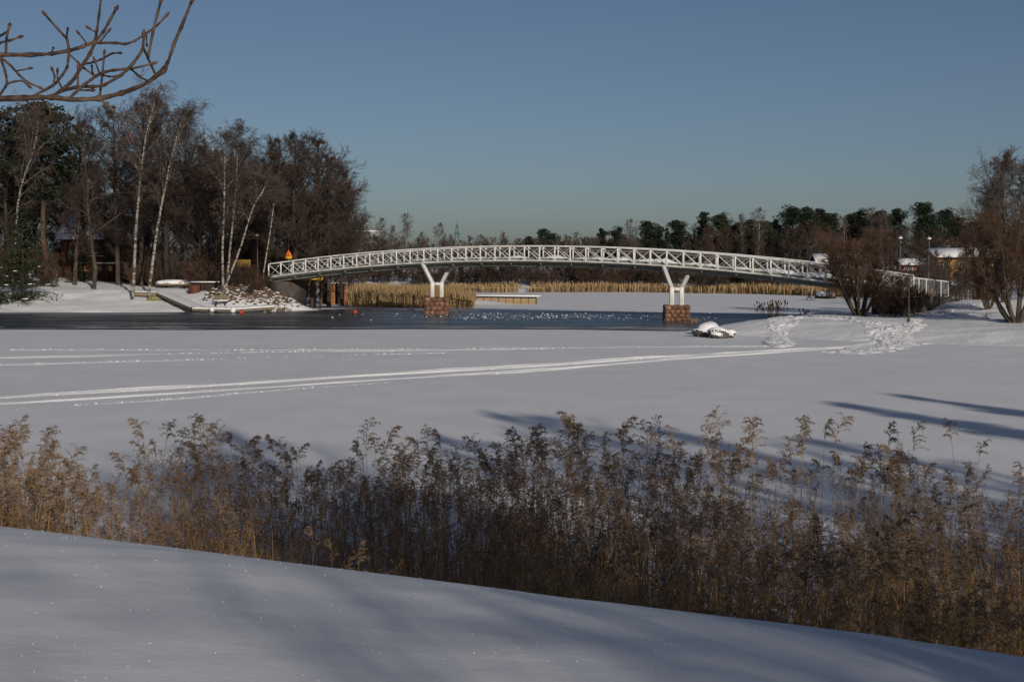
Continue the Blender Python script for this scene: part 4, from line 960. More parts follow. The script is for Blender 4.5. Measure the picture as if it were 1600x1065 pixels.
# ------------------------------------------------------------------ buildings
def window(parent, x, y, z, wd, ht, frame_m, wl, cross=True):
    f = MB(); t = .07
    f.box((x, y, z + ht / 2), (wd + t, .06, t)).box((x, y, z - ht / 2), (wd + t, .06, t)).box((x - wd / 2, y, z), (t, .06, ht - t)).box((x + wd / 2, y, z), (t, .06, ht - t))
    if cross: f.box((x, y, z), (t * .7, .05, ht - t))
    o = f.build('window', frame_m, parent); o['wl'] = tuple(wl)
    g = MB().box((x, y + .02, z), (wd, .02, ht)).build('pane', M_GLASS); g.parent = o
    return o
def house(name, u0, u1, vbase, veave, vridge, Y, depth, m, label, win, frame_m, boards=0.34, chimney=True, ridge_x=True):
    x0, x1 = px(u0, vbase, Y)[0], px(u1, vbase, Y)[0]; z0 = px(u0, vbase, Y)[2] - .6; ze = px(u0, veave, Y)[2]; zr = px(u0, vridge, Y)[2]
    root = empty(name, ((x0 + x1) / 2, Y, z0), label, 'house'); wl = root.location
    body = MB().box(((x0 + x1) / 2, Y + depth / 2, (z0 + ze) / 2), (x1 - x0, depth, ze - z0)).build('wall', m, root); body['wl'] = tuple(wl)
    n = int((x1 - x0) / boards)
    for k in range(n):
        o = MB().box((x0 + (k + .5) * (x1 - x0) / n, Y - .03, (z0 + ze) / 2), ((x1 - x0) / n - .03, .05, ze - z0)).build('board', m); o.parent = body
    if ridge_x:
        V = [(x0 - .5, Y - .6, ze - .12), (x1 + .5, Y - .6, ze - .12), (x1 + .5, Y + depth / 2, zr), (x0 - .5, Y + depth / 2, zr), (x0 - .5, Y + depth + .6, ze - .12), (x1 + .5, Y + depth + .6, ze - .12)]
        gb = [(x0, Y, ze), (x0, Y + depth, ze), (x0, Y + depth / 2, zr - .1)], [(x1, Y, ze), (x1, Y + depth, ze), (x1, Y + depth / 2, zr - .1)]
    else:
        xm = (x0 + x1) / 2
        V = [(x0 - .5, Y - .6, ze - .12), (x0 - .5, Y + depth + .5, ze - .12), (xm, Y + depth + .5, zr), (xm, Y - .6, zr), (x1 + .5, Y - .6, ze - .12), (x1 + .5, Y + depth + .5, ze - .12)]
        gb = [(x0, Y, ze), (x1, Y, ze), (xm, Y, zr - .1)], [(x0, Y + depth, ze), (x1, Y + depth, ze), (xm, Y + depth, zr - .1)]
    V = np.array(V); Q = [[0, 1, 2, 3], [3, 2, 5, 4]]
    def slab(nm, dz0, dz1, mm):
        A_ = V + [0, 0, dz0]; B_ = V + [0, 0, dz1]; e = [[0, 1, 7, 6], [1, 2, 8, 7], [2, 5, 11, 8], [5, 4, 10, 11], [4, 3, 9, 10], [3, 0, 6, 9]]
        return MB().add(np.vstack([A_, B_]), Q + [[6, 7, 8, 9], [9, 8, 11, 10]] + e).build(nm, mm, root)
    slab('roof', 0, .12, M_DKWOOD); slab('roof_snow', .124, .42, M_SNOW)
    for g_ in gb: MB().add(np.array(g_), None, [[0, 1, 2]]).build('gable', m, root)
    for (uw, vw, ww, wh) in win:
        p_ = px(uw, vw, Y); window(root, p_[0], Y - .085, p_[2], ww, wh, frame_m, wl)
    if chimney:
        MB().box((x0 + (x1 - x0) * .35, Y + depth / 2, zr + .5), (.6, .6, 1.4)).build('chimney', M_BRICK, root); MB().box((x0 + (x1 - x0) * .35, Y + depth / 2, zr + 1.27), (.66, .66, .14)).build('chimney_snow', M_SNOW, root)
    return root, x0, x1, z0, ze
M_WFR = mat('window_frame_white', (.7, .7, .66), rough=.6)
h1, x0, x1, z0, ze = house('wooden_house', 96, 212, 434, 374, 340, 192, 8, M_REDWOOD, 'red-brown wooden house with a snowy roof among the left shore trees', [(112, 398, .6, 1.0), (150, 397, 2.6, .45), (186, 398, 1.0, .9)], M_WFR)
q0 = px(122, 413, 186); q1 = px(202, 414, 186); g0 = lz(q0[0], 186)
vr = empty('veranda', ((q0[0] + q1[0]) / 2, 186, g0), 'low dark veranda with a snow-topped board in front of the red-brown house', 'veranda')
for k in range(5):
    x = q0[0] + (q1[0] - q0[0]) * k / 4; MB().box((x, 186, (g0 + q0[2]) / 2 - .05), (.14, .14, q0[2] - g0 + .1)).build('post', M_DKWOOD, vr)
MB().box(((q0[0] + q1[0]) / 2, 186.4, q0[2] + .06), (q1[0] - q0[0] + .2, 1.0, .1)).build('roof_board', M_DKWOOD, vr); MB().box(((q0[0] + q1[0]) / 2, 186.4, q0[2] + .18), (q1[0] - q0[0] + .15, .95, .13)).build('snow_cap', M_SNOW, vr)
for k, mm in enumerate((M_BRICK, M_DKWOOD, M_OCHRE)):
    a_ = q0[0] + (q1[0] - q0[0]) * (.02 + .25 * k); MB().box((a_ + .7, 186.25, q0[2] - .55), (1.1 if k != 2 else .45, .06, .75)).build('panel', mm, vr)
house('ochre_house', 1466, 1552, 430, 402, 392, 192, 6, M_OCHRE, 'ochre wooden house with a snowy roof seen between the willows', [(1478, 416, .7, 1.1), (1502, 417, .7, 1.1), (1515, 417, .7, 1.1), (1535, 417, .7, 1.1)], M_WFR, chimney=False)
house('cottage', 1278, 1300, 420, 409, 400, 232, 4, M_REDWOOD, 'small cottage with a snowy roof behind the round willow', [(1289, 414, .6, .7)], M_WFR, chimney=False)
house('wooden_hut', 1412, 1432, 430, 414, 408, 205, 4, mat('pink_boards', (.34, .16, .11), (.42, .21, .15), scale=2, rough=.8), 'small reddish hut left of the ochre house', [(1422, 420, .5, .7)], M_WFR, chimney=False)
# pale block far behind the trees
Y = 430; x0, x1 = px(556, 400, Y)[0], px(592, 400, Y)[0]; zt = px(556, 362, Y)[2]; z0 = lz(x0, Y) - .5
ab = empty('apartment_block', ((x0 + x1) / 2, Y, z0), 'pale flat-roofed block far behind the trees near the left bridge end', 'building')
MB().box(((x0 + x1) / 2, Y + 6, (z0 + zt) / 2), (x1 - x0, 12, zt - z0)).build('wall', M_PALE, ab); MB().box(((x0 + x1) / 2, Y + 6, zt + .2), (x1 - x0 + .4, 12.4, .4)).build('roof', M_SNOW, ab)
for i in range(3):
    for j in range(4): window(ab, x0 + (j + .5) * (x1 - x0) / 4, Y - .06, zt - 1.8 - 3 * i, 1.1, 1.3, M_WFR, ab.location)
# lattice mast
Y = 410; t = px(714, 348, Y); g = lz(t[0], Y)
ms = empty('lattice_mast', (t[0], Y, g), 'slender green lattice mast rising beyond the far wood', 'mast')
Hm = t[2] - g
def mleg(k, z): s = 1.1 * (1 - z / Hm) + .12; return np.array([t[0] + s * (1, 1, -1, -1)[k], Y + s * (1, -1, -1, 1)[k], g + z])
for k in range(4): beam_obj('leg', mleg(k, 0), mleg(k, Hm * .97), .16, .16, M_GREEN, ms)
for i in range(8):
    z_a, z_b = Hm * i / 8.5, Hm * (i + 1) / 8.5
    for k in range(4): beam_obj('lattice_bar', mleg(k, z_a), mleg((k + 1) % 4, z_b), .08, .08, M_GREEN, ms)
beam_obj('antenna', (t[0], Y, g + Hm * .95), (t[0], Y, t[2] + 1.6), .1, .1, M_GREEN, ms)
beam_obj('cross_arm', (t[0] - 1.0, Y, t[2] - 3.2), (t[0] + 1.0, Y, t[2] - 3.2), .3, .5, M_GREEN, ms)

# ------------------------------------------------------------------ jetty with a thin railing behind the left pier
Y = 178
a = px(655, 458.5, 182); b = px(838, 463, 176)
jt = empty('jetty', (b[0], b[1], 0), 'long snow-topped timber jetty reaching out behind the left stone pier', 'jetty')
d = (b - a); L = np.linalg.norm(d[:2]); dn = d / np.linalg.norm(d); nn = np.array([-dn[1], dn[0], 0])
zt = (a[2] + b[2]) / 2 * 0 + b[2]; a[2] = b[2] = px(838, 463.5, 176)[2]
beam_obj('deck_beam', a - [0, 0, .10], b - [0, 0, .10], .16, .20, M_DKWOOD, jt)
n = 16
M_TIM = mat('tan_timber', (.36, .25, .13), (.46, .33, .18), scale=3, rough=.8, rnd=.1)  # light tan as the timber's own tone
for k in range(3):
    beam_obj('side_plank', a - [0, 0, .36 + .27 * k] + nn * .05, b - [0, 0, .36 + .27 * k] + nn * .05, .06, .25, M_TIM, jt)
for k in range(n + 1):
    q = a + (b - a) * k / n; beam_obj('pile', (q[0], q[1] + .12, -.3), (q[0], q[1] + .12, q[2] - .2), .18, .18, M_DKWOOD, jt)
    beam_obj('pile', (q[0], q[1] + 2.2, -.3), (q[0], q[1] + 2.2, q[2] - .2), .18, .18, M_DKWOOD, jt)
MB().add([a + [0, -.05, .0], b + [0, -.05, .0], b + nn * 2.6, a + nn * 2.6, a + [0, -.05, .14], b + [0, -.05, .14], b + nn * 2.6 + [0, 0, .14], a + nn * 2.6 + [0, 0, .14]],
         [[0, 1, 5, 4], [1, 2, 6, 5], [2, 3, 7, 6], [3, 0, 4, 7], [4, 5, 6, 7], [3, 2, 1, 0]]).build('snow_cover', M_SNOW, jt)
for k in range(0, n + 1, 2):
    q = a + (b - a) * k / n + nn * 2.4; beam_obj('rail_post', (q[0], q[1], q[2]), (q[0], q[1], q[2] + 1.05), .06, .06, M_TIM, jt)
beam_obj('rail', a + nn * 2.4 + [0, 0, 1.05], b + nn * 2.4 + [0, 0, 1.05], .07, .09, M_TIM, jt)
# snow drift in front of the jetty
V = []; nx, ny = 40, 10
for i in range(nx):
    for j in range(ny):
        q = a + (b - a) * (-.02 + .84 * i / (nx - 1)); yy = q[1] - 4.5 + 4.7 * j / (ny - 1)
        h = (1 - (i / (nx - 1)) ** 3) * max(.62 * math.sin(min(j / (ny - 1) * 1.35, 1.0) * 1.57) ** 1.6, 0) - .03
        V.append((q[0], yy, h))
i0 = np.arange(nx - 1)[:, None] * ny + np.arange(ny - 1)[None]
MB().add(V, np.stack([i0, i0 + ny, i0 + ny + 1, i0 + 1], -1).reshape(-1, 4)).build('snow_drift', M_SHORE, None, True)['kind'] = 'structure'

# ------------------------------------------------------------------ distant reed beds
def reed_bed(name, P, hts, wd, rng, label):
    n = len(P); a_ = rng.uniform(0, math.pi, n); s = np.stack([np.cos(a_), np.sin(a_), a_ * 0], 1) * (wd * rng.uniform(.6, 1.3, n))[:, None]
    lean = rng.normal(0, .10, (n, 3)) * hts[:, None]; lean[:, 2] = hts
    mid_ = P + lean * .75 + s * .9
    V = np.stack([P - s * .5, P + s * .5, mid_ + s * .35, P + lean, mid_ - s * 1.9], 1).reshape(-1, 3)
    i = np.arange(n)[:, None] * 5
    return tag(link_mesh(name, np_mesh(name, V, [i + np.array([[0, 1, 2, 4]]), i + np.array([[4, 2, 3]])]), M_FARREED), label, 'reeds', kind='stuff')
r = np.random.default_rng(88)
n = 15000; u_ = r.uniform(0, 1, n) ** .9; dep = r.uniform(0, 1, n)
# wedge-shaped golden bed between the bridge end and the left pier
X = -19.6 + 15.1 * u_; Yn = 164.5 - 3.0 * u_; Yb = Yn + dep * (10 + 14 * (1 - u_)) + 2 * np.clip(.35 - u_, 0, 1) / .35
reed_bed('golden_reed_bed', np.stack([X, Yb, np.maximum(land_z(X, Yb), -.05)], 1), (2.15 + .35 * u_ - 1.0 * sstep(.82, 1.0, u_) + .5 * fnoise(X, Yb, 5, 4, .5)) * r.uniform(.5, 1.12, n), .028, r, 'golden reed bed between the bridge end and the left stone pier')
n = 9000
cx = np.interp(np.linspace(0, 1, 200), [0, .15, .45, .62, .76, .88, 1], [-27, -20, 20, 40, 50, 56, 57]); cy = np.interp(np.linspace(0, 1, 200), [0, .15, .45, .62, .76, .88, 1], [228, 240, 245, 231, 213, 201, 192])
k = r.uniform(0, 199, n); X = np.interp(k, np.arange(200), cx) + r.normal(0, .5, n); Yb = np.interp(k, np.arange(200), cy) + r.uniform(-4, 3.0, n)
gap = (fnoise(X, X * 0, 91, 3, .25) > -.62); X, Yb = X[gap], Yb[gap]; n = len(X)
reed_bed('far_reed_belt', np.stack([X, Yb, np.maximum(land_z(X, Yb), -.05)], 1), (1.45 + .35 * fnoise(X, Yb, 6, 3, .3)) * r.uniform(.7, 1.15, n), .06, r, 'golden reed belt along the far shore of the frozen lake')

# ------------------------------------------------------------------ ice bits, tracks, boulders on the ice
r = np.random.default_rng(99)
n = 420; u_ = np.concatenate([r.normal(850, 105, n - 90), r.uniform(560, 1120, 90)]); v_ = np.concatenate([r.normal(493.5, 2.6, n - 90), r.uniform(487.5, 501, 90)])
P = np.array([gpx(a_, min(max(b_, 487.5), 506), .04) for a_, b_ in zip(u_, v_)]); sz = .02 + .045 * r.exponential(.6, n).clip(0, 2.4)
V, Fc = lumps(P, sz[:, None] * np.array([[1.3, 1, 1.0]]), r, .45, .8)
tag(link_mesh('ice_chunks', np_mesh('ice_chunks', V, Fc), mat('glassy_ice', (.30, .33, .37), (.62, .64, .67), scale=1.2, rough=.35, spec=.5)), 'scattered white ice chunks on the dark channel under the footbridge', 'ice', kind='stuff')

P = []; Q = []
for k in range(60):
    u0 = r.uniform(-20, 1080); v0 = r.choice([r.uniform(509.5, 514), r.uniform(489, 493)], p=[.75, .25]); q = gpx(u0, v0, .045); L_ = r.uniform(.8, 4.5); W_ = r.uniform(.12, .5); n_ = 14; c0 = len(P)
    an = np.linspace(0, 2 * math.pi, n_, endpoint=False); rd = 1 + r.normal(0, .22, n_)
    P += [(q[0] + math.cos(a_) * L_ * d_, q[1] + math.sin(a_) * W_ * d_, .045) for a_, d_ in zip(an, rd)] + [(q[0], q[1], .05)]
    Q += [[c0 + i, c0 + (i + 1) % n_, c0 + n_] for i in range(n_)]
tag(link_mesh('ice_floes', np_mesh('ice_floes', np.array(P), np.array(Q)), mat('thin_snow_ice', (.35, .37, .40), (.62, .63, .65), scale=1.5, rough=.6)), 'thin pale floes along the edges of the dark channel', 'ice', kind='stuff')
def track(name, line, wid, dens, size, ridge, seed, label):
    """a trampled line on the lake: low ploughed ridges plus crumbs of snow"""
    r = np.random.default_rng(seed)
    G = np.array([gpx(u, v, 0)[:2] for u, v in line]); seg = np.concatenate([[0], np.cumsum(np.linalg.norm(np.diff(G, axis=0), axis=1))]); L = seg[-1]
    n = int(L * dens); s = r.uniform(0, L, n); s = s[fnoise(s, s * 0, seed + 1, 4, .35) > r.uniform(-1.2, .25, n)]; n = len(s)
    X = np.interp(s, seg, G[:, 0]); Y_ = np.interp(s, seg, G[:, 1])
    side = np.where(r.uniform(0, 1, n) > .5, 1, -1) * wid / 2 + r.normal(0, wid * .16, n)
    P = np.stack([X, Y_ + side + .25 * fnoise(X, X * 0, seed + 2, 4, .3), np.full(n, -.005)], 1)
    sz = size * r.uniform(.4, 1.15, n)
    V, Fc = lumps(P, sz[:, None] * np.array([[1.5, 1.0, .75]]), r, .4, .9)
    # continuous low ridges
    m = int(L / .4); s2 = np.linspace(0, L, m); VV = [V]; FF = [Fc]; off = len(V)
    for sd in (-1, 1):
        X = np.interp(s2, seg, G[:, 0]); Y_ = np.interp(s2, seg, G[:, 1]) + .25 * fnoise(X, X * 0, seed + 2, 4, .3) + sd * wid / 2
        h = ridge * np.clip(.75 + .5 * fnoise(s2, s2 * 0, seed + 5 + sd, 5, .5), .0, 1.4)
        prof = [(-.30, -.03), (-.12, .8), (.05, 1.0), (.32, -.03)]
        W = np.stack([np.stack([X, Y_ + o_, np.where(z_ > 0, h * z_ - .02, -.06)], 1) for o_, z_ in prof], 1).reshape(-1, 3)
        i0 = np.arange(m - 1)[:, None] * 4 + np.arange(3)[None]; q = np.stack([i0, i0 + 4, i0 + 5, i0 + 1], -1).reshape(-1, 4)
        VV.append(W); FF.append(np.concatenate([q[:, [0, 1, 2]], q[:, [0, 2, 3]]]) + off); off += len(W)
    tag(link_mesh(name, np_mesh(name, np.concatenate(VV), np.concatenate(FF)), M_SNOW), label, 'snow', kind='stuff')
track('snowmobile_track', [(-40, 624), (0, 621), (200, 609), (400, 597), (700, 578), (1000, 560), (1200, 549), (1330, 541), (1385, 532)], .75, 34, .05, .10, 1, 'broad trampled track crossing the snowy ice towards the snowy point')
track('ski_track', [(-40, 634), (0, 631), (400, 605), (800, 580), (1100, 557), (1290, 545)], .35, 18, .04, .085, 2, 'narrow ski track beside the broad trampled track')
track('ski_track', [(-40, 642), (0, 640), (250, 624), (420, 611), (620, 597)], .3, 6, .05, .03, 3, 'faint ski track closest to the foreground reeds')
track('ski_track', [(-40, 558), (0, 558), (400, 550), (800, 545), (1100, 541), (1200, 540)], .4, 9, .06, .05, 4, 'ski track running parallel to the dark channel')
track('ski_track', [(20, 545.5), (400, 546), (700, 545), (900, 541)], .4, 4, .06, .03, 5, 'faint ski track closest to the dark channel')
track('ski_track', [(-40, 570), (0, 569), (250, 563), (450, 557), (700, 551)], .4, 5, .06, .03, 6, 'faint ski track between the channel tracks and the broad track')
def trample(name, pts, wid, depth, seed, label):
    """a trodden path: a fine relief sheet of pits and rims that sinks under the snow at its edges"""
    P = np.array([gpx(u, v, .3)[:2] for u, v in pts]); r = np.random.default_rng(seed); g = .11
    X, Y_ = np.meshgrid(np.arange(P[:, 0].min() - wid - 1, P[:, 0].max() + wid + 1, g), np.arange(P[:, 1].min() - wid - 1, P[:, 1].max() + wid + 1, g))
    d = np.full(X.shape, 1e9)
    for (ax, ay), (bx, by) in zip(P[:-1], P[1:]):
        t = np.clip(((X - ax) * (bx - ax) + (Y_ - ay) * (by - ay)) / ((bx - ax) ** 2 + (by - ay) ** 2 + 1e-9), 0, 1); d = np.minimum(d, np.hypot(X - ax - t * (bx - ax), Y_ - ay - t * (by - ay)))
    m = 1 - sstep(.45, 1.0, d / wid + .35 * fnoise(X, Y_, seed, 3, 1.1))
    z = np.maximum(land_z(X, Y_), -.02); rel = np.zeros_like(z)
    ns = int(m.sum() * g * g * 2.6); iy, ix = np.nonzero(m > .3); pk = r.choice(len(iy), min(ns, len(iy)), replace=False)
    for q in pk:                                          # footprints: a pit with a raised rim
        cx, cy = X[iy[q], ix[q]], Y_[iy[q], ix[q]]; a0, a1, b0, b1 = max(iy[q] - 5, 0), iy[q] + 6, max(ix[q] - 5, 0), ix[q] + 6
        k = np.hypot((X[a0:a1, b0:b1] - cx) * 1.15, Y_[a0:a1, b0:b1] - cy) / r.uniform(.16, .26)
        rel[a0:a1, b0:b1] += depth * (-1.0 * np.exp(-k ** 2 * 1.6) + .75 * np.exp(-((k - 1.35) / .4) ** 2)) * r.uniform(.5, 1.2)
    z = z + m * (.035 + rel.clip(-1.6 * depth, 1.6 * depth)) + m * .018 * r.normal(size=z.shape) - (1 - m) * .10
    keep = m > .02; V, Q = grid_mesh(X, Y_, z); Q = Q[keep.reshape(-1)[Q].any(1)]; us = np.unique(Q); mp = np.zeros(len(V), int); mp[us] = np.arange(len(us))
    tag(link_mesh(name, np_mesh(name, V[us], mp[Q], False), M_SNOW), label, 'snow', kind='stuff')
trample('trampled_snow', [(1214, 534), (1218, 522), (1216, 512), (1224, 504)], 1.1, .085, 11, 'footprints climbing the snowy point from the ice')
trample('trampled_snow', [(1385, 536), (1400, 528), (1372, 518), (1340, 510), (1290, 505), (1240, 509), (1215, 518)], 1.5, .085, 12, 'trodden loop of footprints on top of the snowy point')
trample('trampled_snow', [(1330, 542), (1390, 534), (1402, 526), (1395, 516)], 2.3, .085, 13, 'churned snow where the tracks meet the shore')
trample('trampled_snow', [(1400, 520), (1440, 506), (1500, 500), (1560, 502)], 1.0, .07, 14, 'line of footprints leading on towards the large willow')
# snow-covered boulders at the tip of the point
for k, (u_, v_, sx, sz_, lb) in enumerate([(1108, 521, .85, .62, 'tallest snow-capped boulder at the tip of the snowy point'), (1124, 526, .7, .42, 'boulder with a dark bare face at the tip of the snowy point'), (1097, 524, .55, .35, 'small boulder on the water side of the snowy point'), (1138, 525, .6, .32, 'low rounded boulder half buried in the snowy point')]):
    q = gpx(u_, v_, .1); rr = np.random.default_rng(400 + k)
    bo = empty('boulder', (q[0], q[1] + .6, .0), lb, 'boulder')
    V, Fc = boulder_mesh('t', (sx, sx * .8, sz_), rr, 3, .3)
    link_mesh('rock', np_mesh('rock', V + [0, 0, sz_ * .45], Fc, False), M_ROCK, bo, True)
    e1 = V[Fc[:, 1]] - V[Fc[:, 0]]; e2 = V[Fc[:, 2]] - V[Fc[:, 0]]; fn = norm(np.cross(e1, e2)); fn = fn * np.sign((fn * V[Fc[:, 0]]).sum(1, keepdims=True))
    sel = Fc[(fn[:, 2] + .25 * fn[:, 0] + rr.normal(0, .12, len(fn))) > .12]; V2 = V * 1.0 + norm(V) * .045 + np.array([0, 0, .03]) + rr.normal(0, .01, V.shape)
    link_mesh('snow_cap', np_mesh('snow_cap', V2 + [0, 0, sz_ * .45], sel, False), M_SNOW, bo, True)
q = gpx(1290, 466, 0); upturned_boat('rowing_boat', (q[0], q[1], .02), 3.2, 1.6, .95, 2.6, M_DKWOOD, 'snow-covered upturned boat on the far ice near the skier')
# dry reed tuft beside the point
def small_tuft(u, v, n, ht, spread, seed, label):
    q = gpx(u, v, 0); r = np.random.default_rng(seed); root = empty('reed_tuft', (q[0], q[1], 0.0), label, 'reeds')
    P0 = np.concatenate([r.normal(0, spread * .35, (n, 2)), np.full((n, 1), -.05)], 1); D = np.concatenate([P0[:, :2] * .25 / spread + r.normal(0, .22, (n, 2)), np.ones((n, 1))], 1)
    P = polylines(P0, D, ht * r.uniform(.55, 1.1, n), 4, .06, .0, r); V, Q = tubes(P, np.full((n, 4), .011), 3)
    link_mesh('stems', np_mesh('stems', V, Q), M_RLEAF, root, True)['kind'] = 'stuff'
    e = P[:, -1]; V, Fc = lumps(e, r.uniform(.05, .1, n)[:, None] * np.array([[.8, .8, 1.7]]), r, .5, 1); link_mesh('seed_heads', np_mesh('seed_heads', V, Fc), M_PLUME, root, True)['kind'] = 'stuff'
small_tuft(1207, 499, 70, 1.75, 1.5, 501, 'dry reed tuft with dark seed heads behind the snowy point')
small_tuft(1258, 496, 14, .8, 1.2, 502, 'thin sparse reed tuft between the dark seed heads and the willow')
small_tuft(1075, 506, 40, .5, 2.2, 503, 'short reed stubble in the slush by the right stone pier')
small_tuft(440, 487, 40, .45, 1.5, 504, 'short golden stubble at the end of the floating dock')
small_tuft(115, 470, 70, .5, 2.5, 505, 'short golden grass poking through the snow below the house')

# ------------------------------------------------------------------ the skier
def skier(u, v):
    q = gpx(u, v, 0)
    J = {'pelvis': (0, 0, .80), 'chest': (-.12, 0, 1.12), 'neck': (-.20, 0, 1.30), 'kl': (-.24, -.08, .47), 'fl': (-.46, -.08, .08), 'tl': (-.62, -.08, .05), 'kr': (.10, .08, .44), 'fr': (.34, .08, .10), 'tr': (.20, .08, .05),
         'el': (-.40, -.2, 1.02), 'hl': (-.55, -.2, 1.10), 'er': (.05, .2, .98), 'hr': (.18, .2, .84)}
    E = [('pelvis', 'chest'), ('chest', 'neck'), ('pelvis', 'kl'), ('kl', 'fl'), ('fl', 'tl'), ('pelvis', 'kr'), ('kr', 'fr'), ('fr', 'tr'), ('chest', 'el'), ('el', 'hl'), ('chest', 'er'), ('er', 'hr')]
    R = {'pelvis': .15, 'chest': .17, 'neck': .07, 'kl': .085, 'kr': .085, 'fl': .055, 'fr': .055, 'tl': .045, 'tr': .045, 'el': .055, 'er': .055, 'hl': .042, 'hr': .042}
    keys = list(J); me = bpy.data.meshes.new('body'); me.from_pydata([J[k] for k in keys], [(keys.index(a), keys.index(b)) for a, b in E], [])
    o = bpy.data.objects.new('body', me); COL.objects.link(o); me.materials.append(M_CLOTH)
    o.modifiers.new('skin', 'SKIN')
    for i, k in enumerate(keys):
        sv = me.skin_vertices[0].data[i]; sv.radius = (R[k], R[k]); sv.use_root = (k == 'pelvis')
    s = o.modifiers.new('sub', 'SUBSURF'); s.levels = 1; s.render_levels = 2
    root = empty('person', (q[0], q[1], 0), 'person in dark clothes striding on skis across the far ice', 'person'); o.parent = root
    V, Fc = boulder_mesh('t', (.105, .09, .125), np.random.default_rng(1), 2, 0.0)
    link_mesh('head', np_mesh('head', V + [-.26, 0, 1.42], Fc, True), M_SKIN, root, True)
    V2 = V * 1.12; V2[:, 2] = np.maximum(V2[:, 2], .0); link_mesh('cap', np_mesh('cap', V2 + [-.25, 0, 1.44], Fc, True), M_CLOTH, root, True)
    V3 = V * np.array([.18, .2, .2]); link_mesh('nose', np_mesh('nose', V3 + [-.37, 0, 1.41], Fc, True), M_SKIN, root, True)
    for nm, hx in (('hl', J['hl']), ('hr', J['hr'])):
        for k in range(5):
            mb = MB(); a_ = (k - 2) * .018; mb.tube([(hx[0], hx[1] + a_, hx[2]), (hx[0] - .05, hx[1] + a_ * 1.2, hx[2] + .01), (hx[0] - .06, hx[1] + a_, hx[2] - .03)], [.011, .010, .008], 5); f_ = mb.build('finger', M_CLOTH); f_.parent = root
    sk = []
    for nm, cx_, cy_ in (('l', -.5, -.08), ('r', .25, .08)):
        mb = MB(); mb.tube([(cx_ - .95, cy_, .06), (cx_ - .75, cy_, .025), (cx_ + .75, cy_, .02)], .022, 4)
        so = mb.build('ski', M_BLACK); so.location = (q[0], q[1], 0)
        tag(so, 'dark cross-country ski under the striding person', 'ski', 'skis of the striding person')
    for h_, e_ in ((J['hl'], (-.35, -.25, .0)), (J['hr'], (.75, .25, .02))):
        mb = MB(); mb.tube([(h_[0], h_[1], h_[2] + .06), e_], [.012, .008], 5); so = mb.build('ski_pole', M_BLACK); so.location = (q[0], q[1], 0)
        tag(so, 'thin ski pole held by the striding person', 'ski pole', 'ski poles of the striding person')
    root.scale = (.92,) * 3
skier(1265, 469)

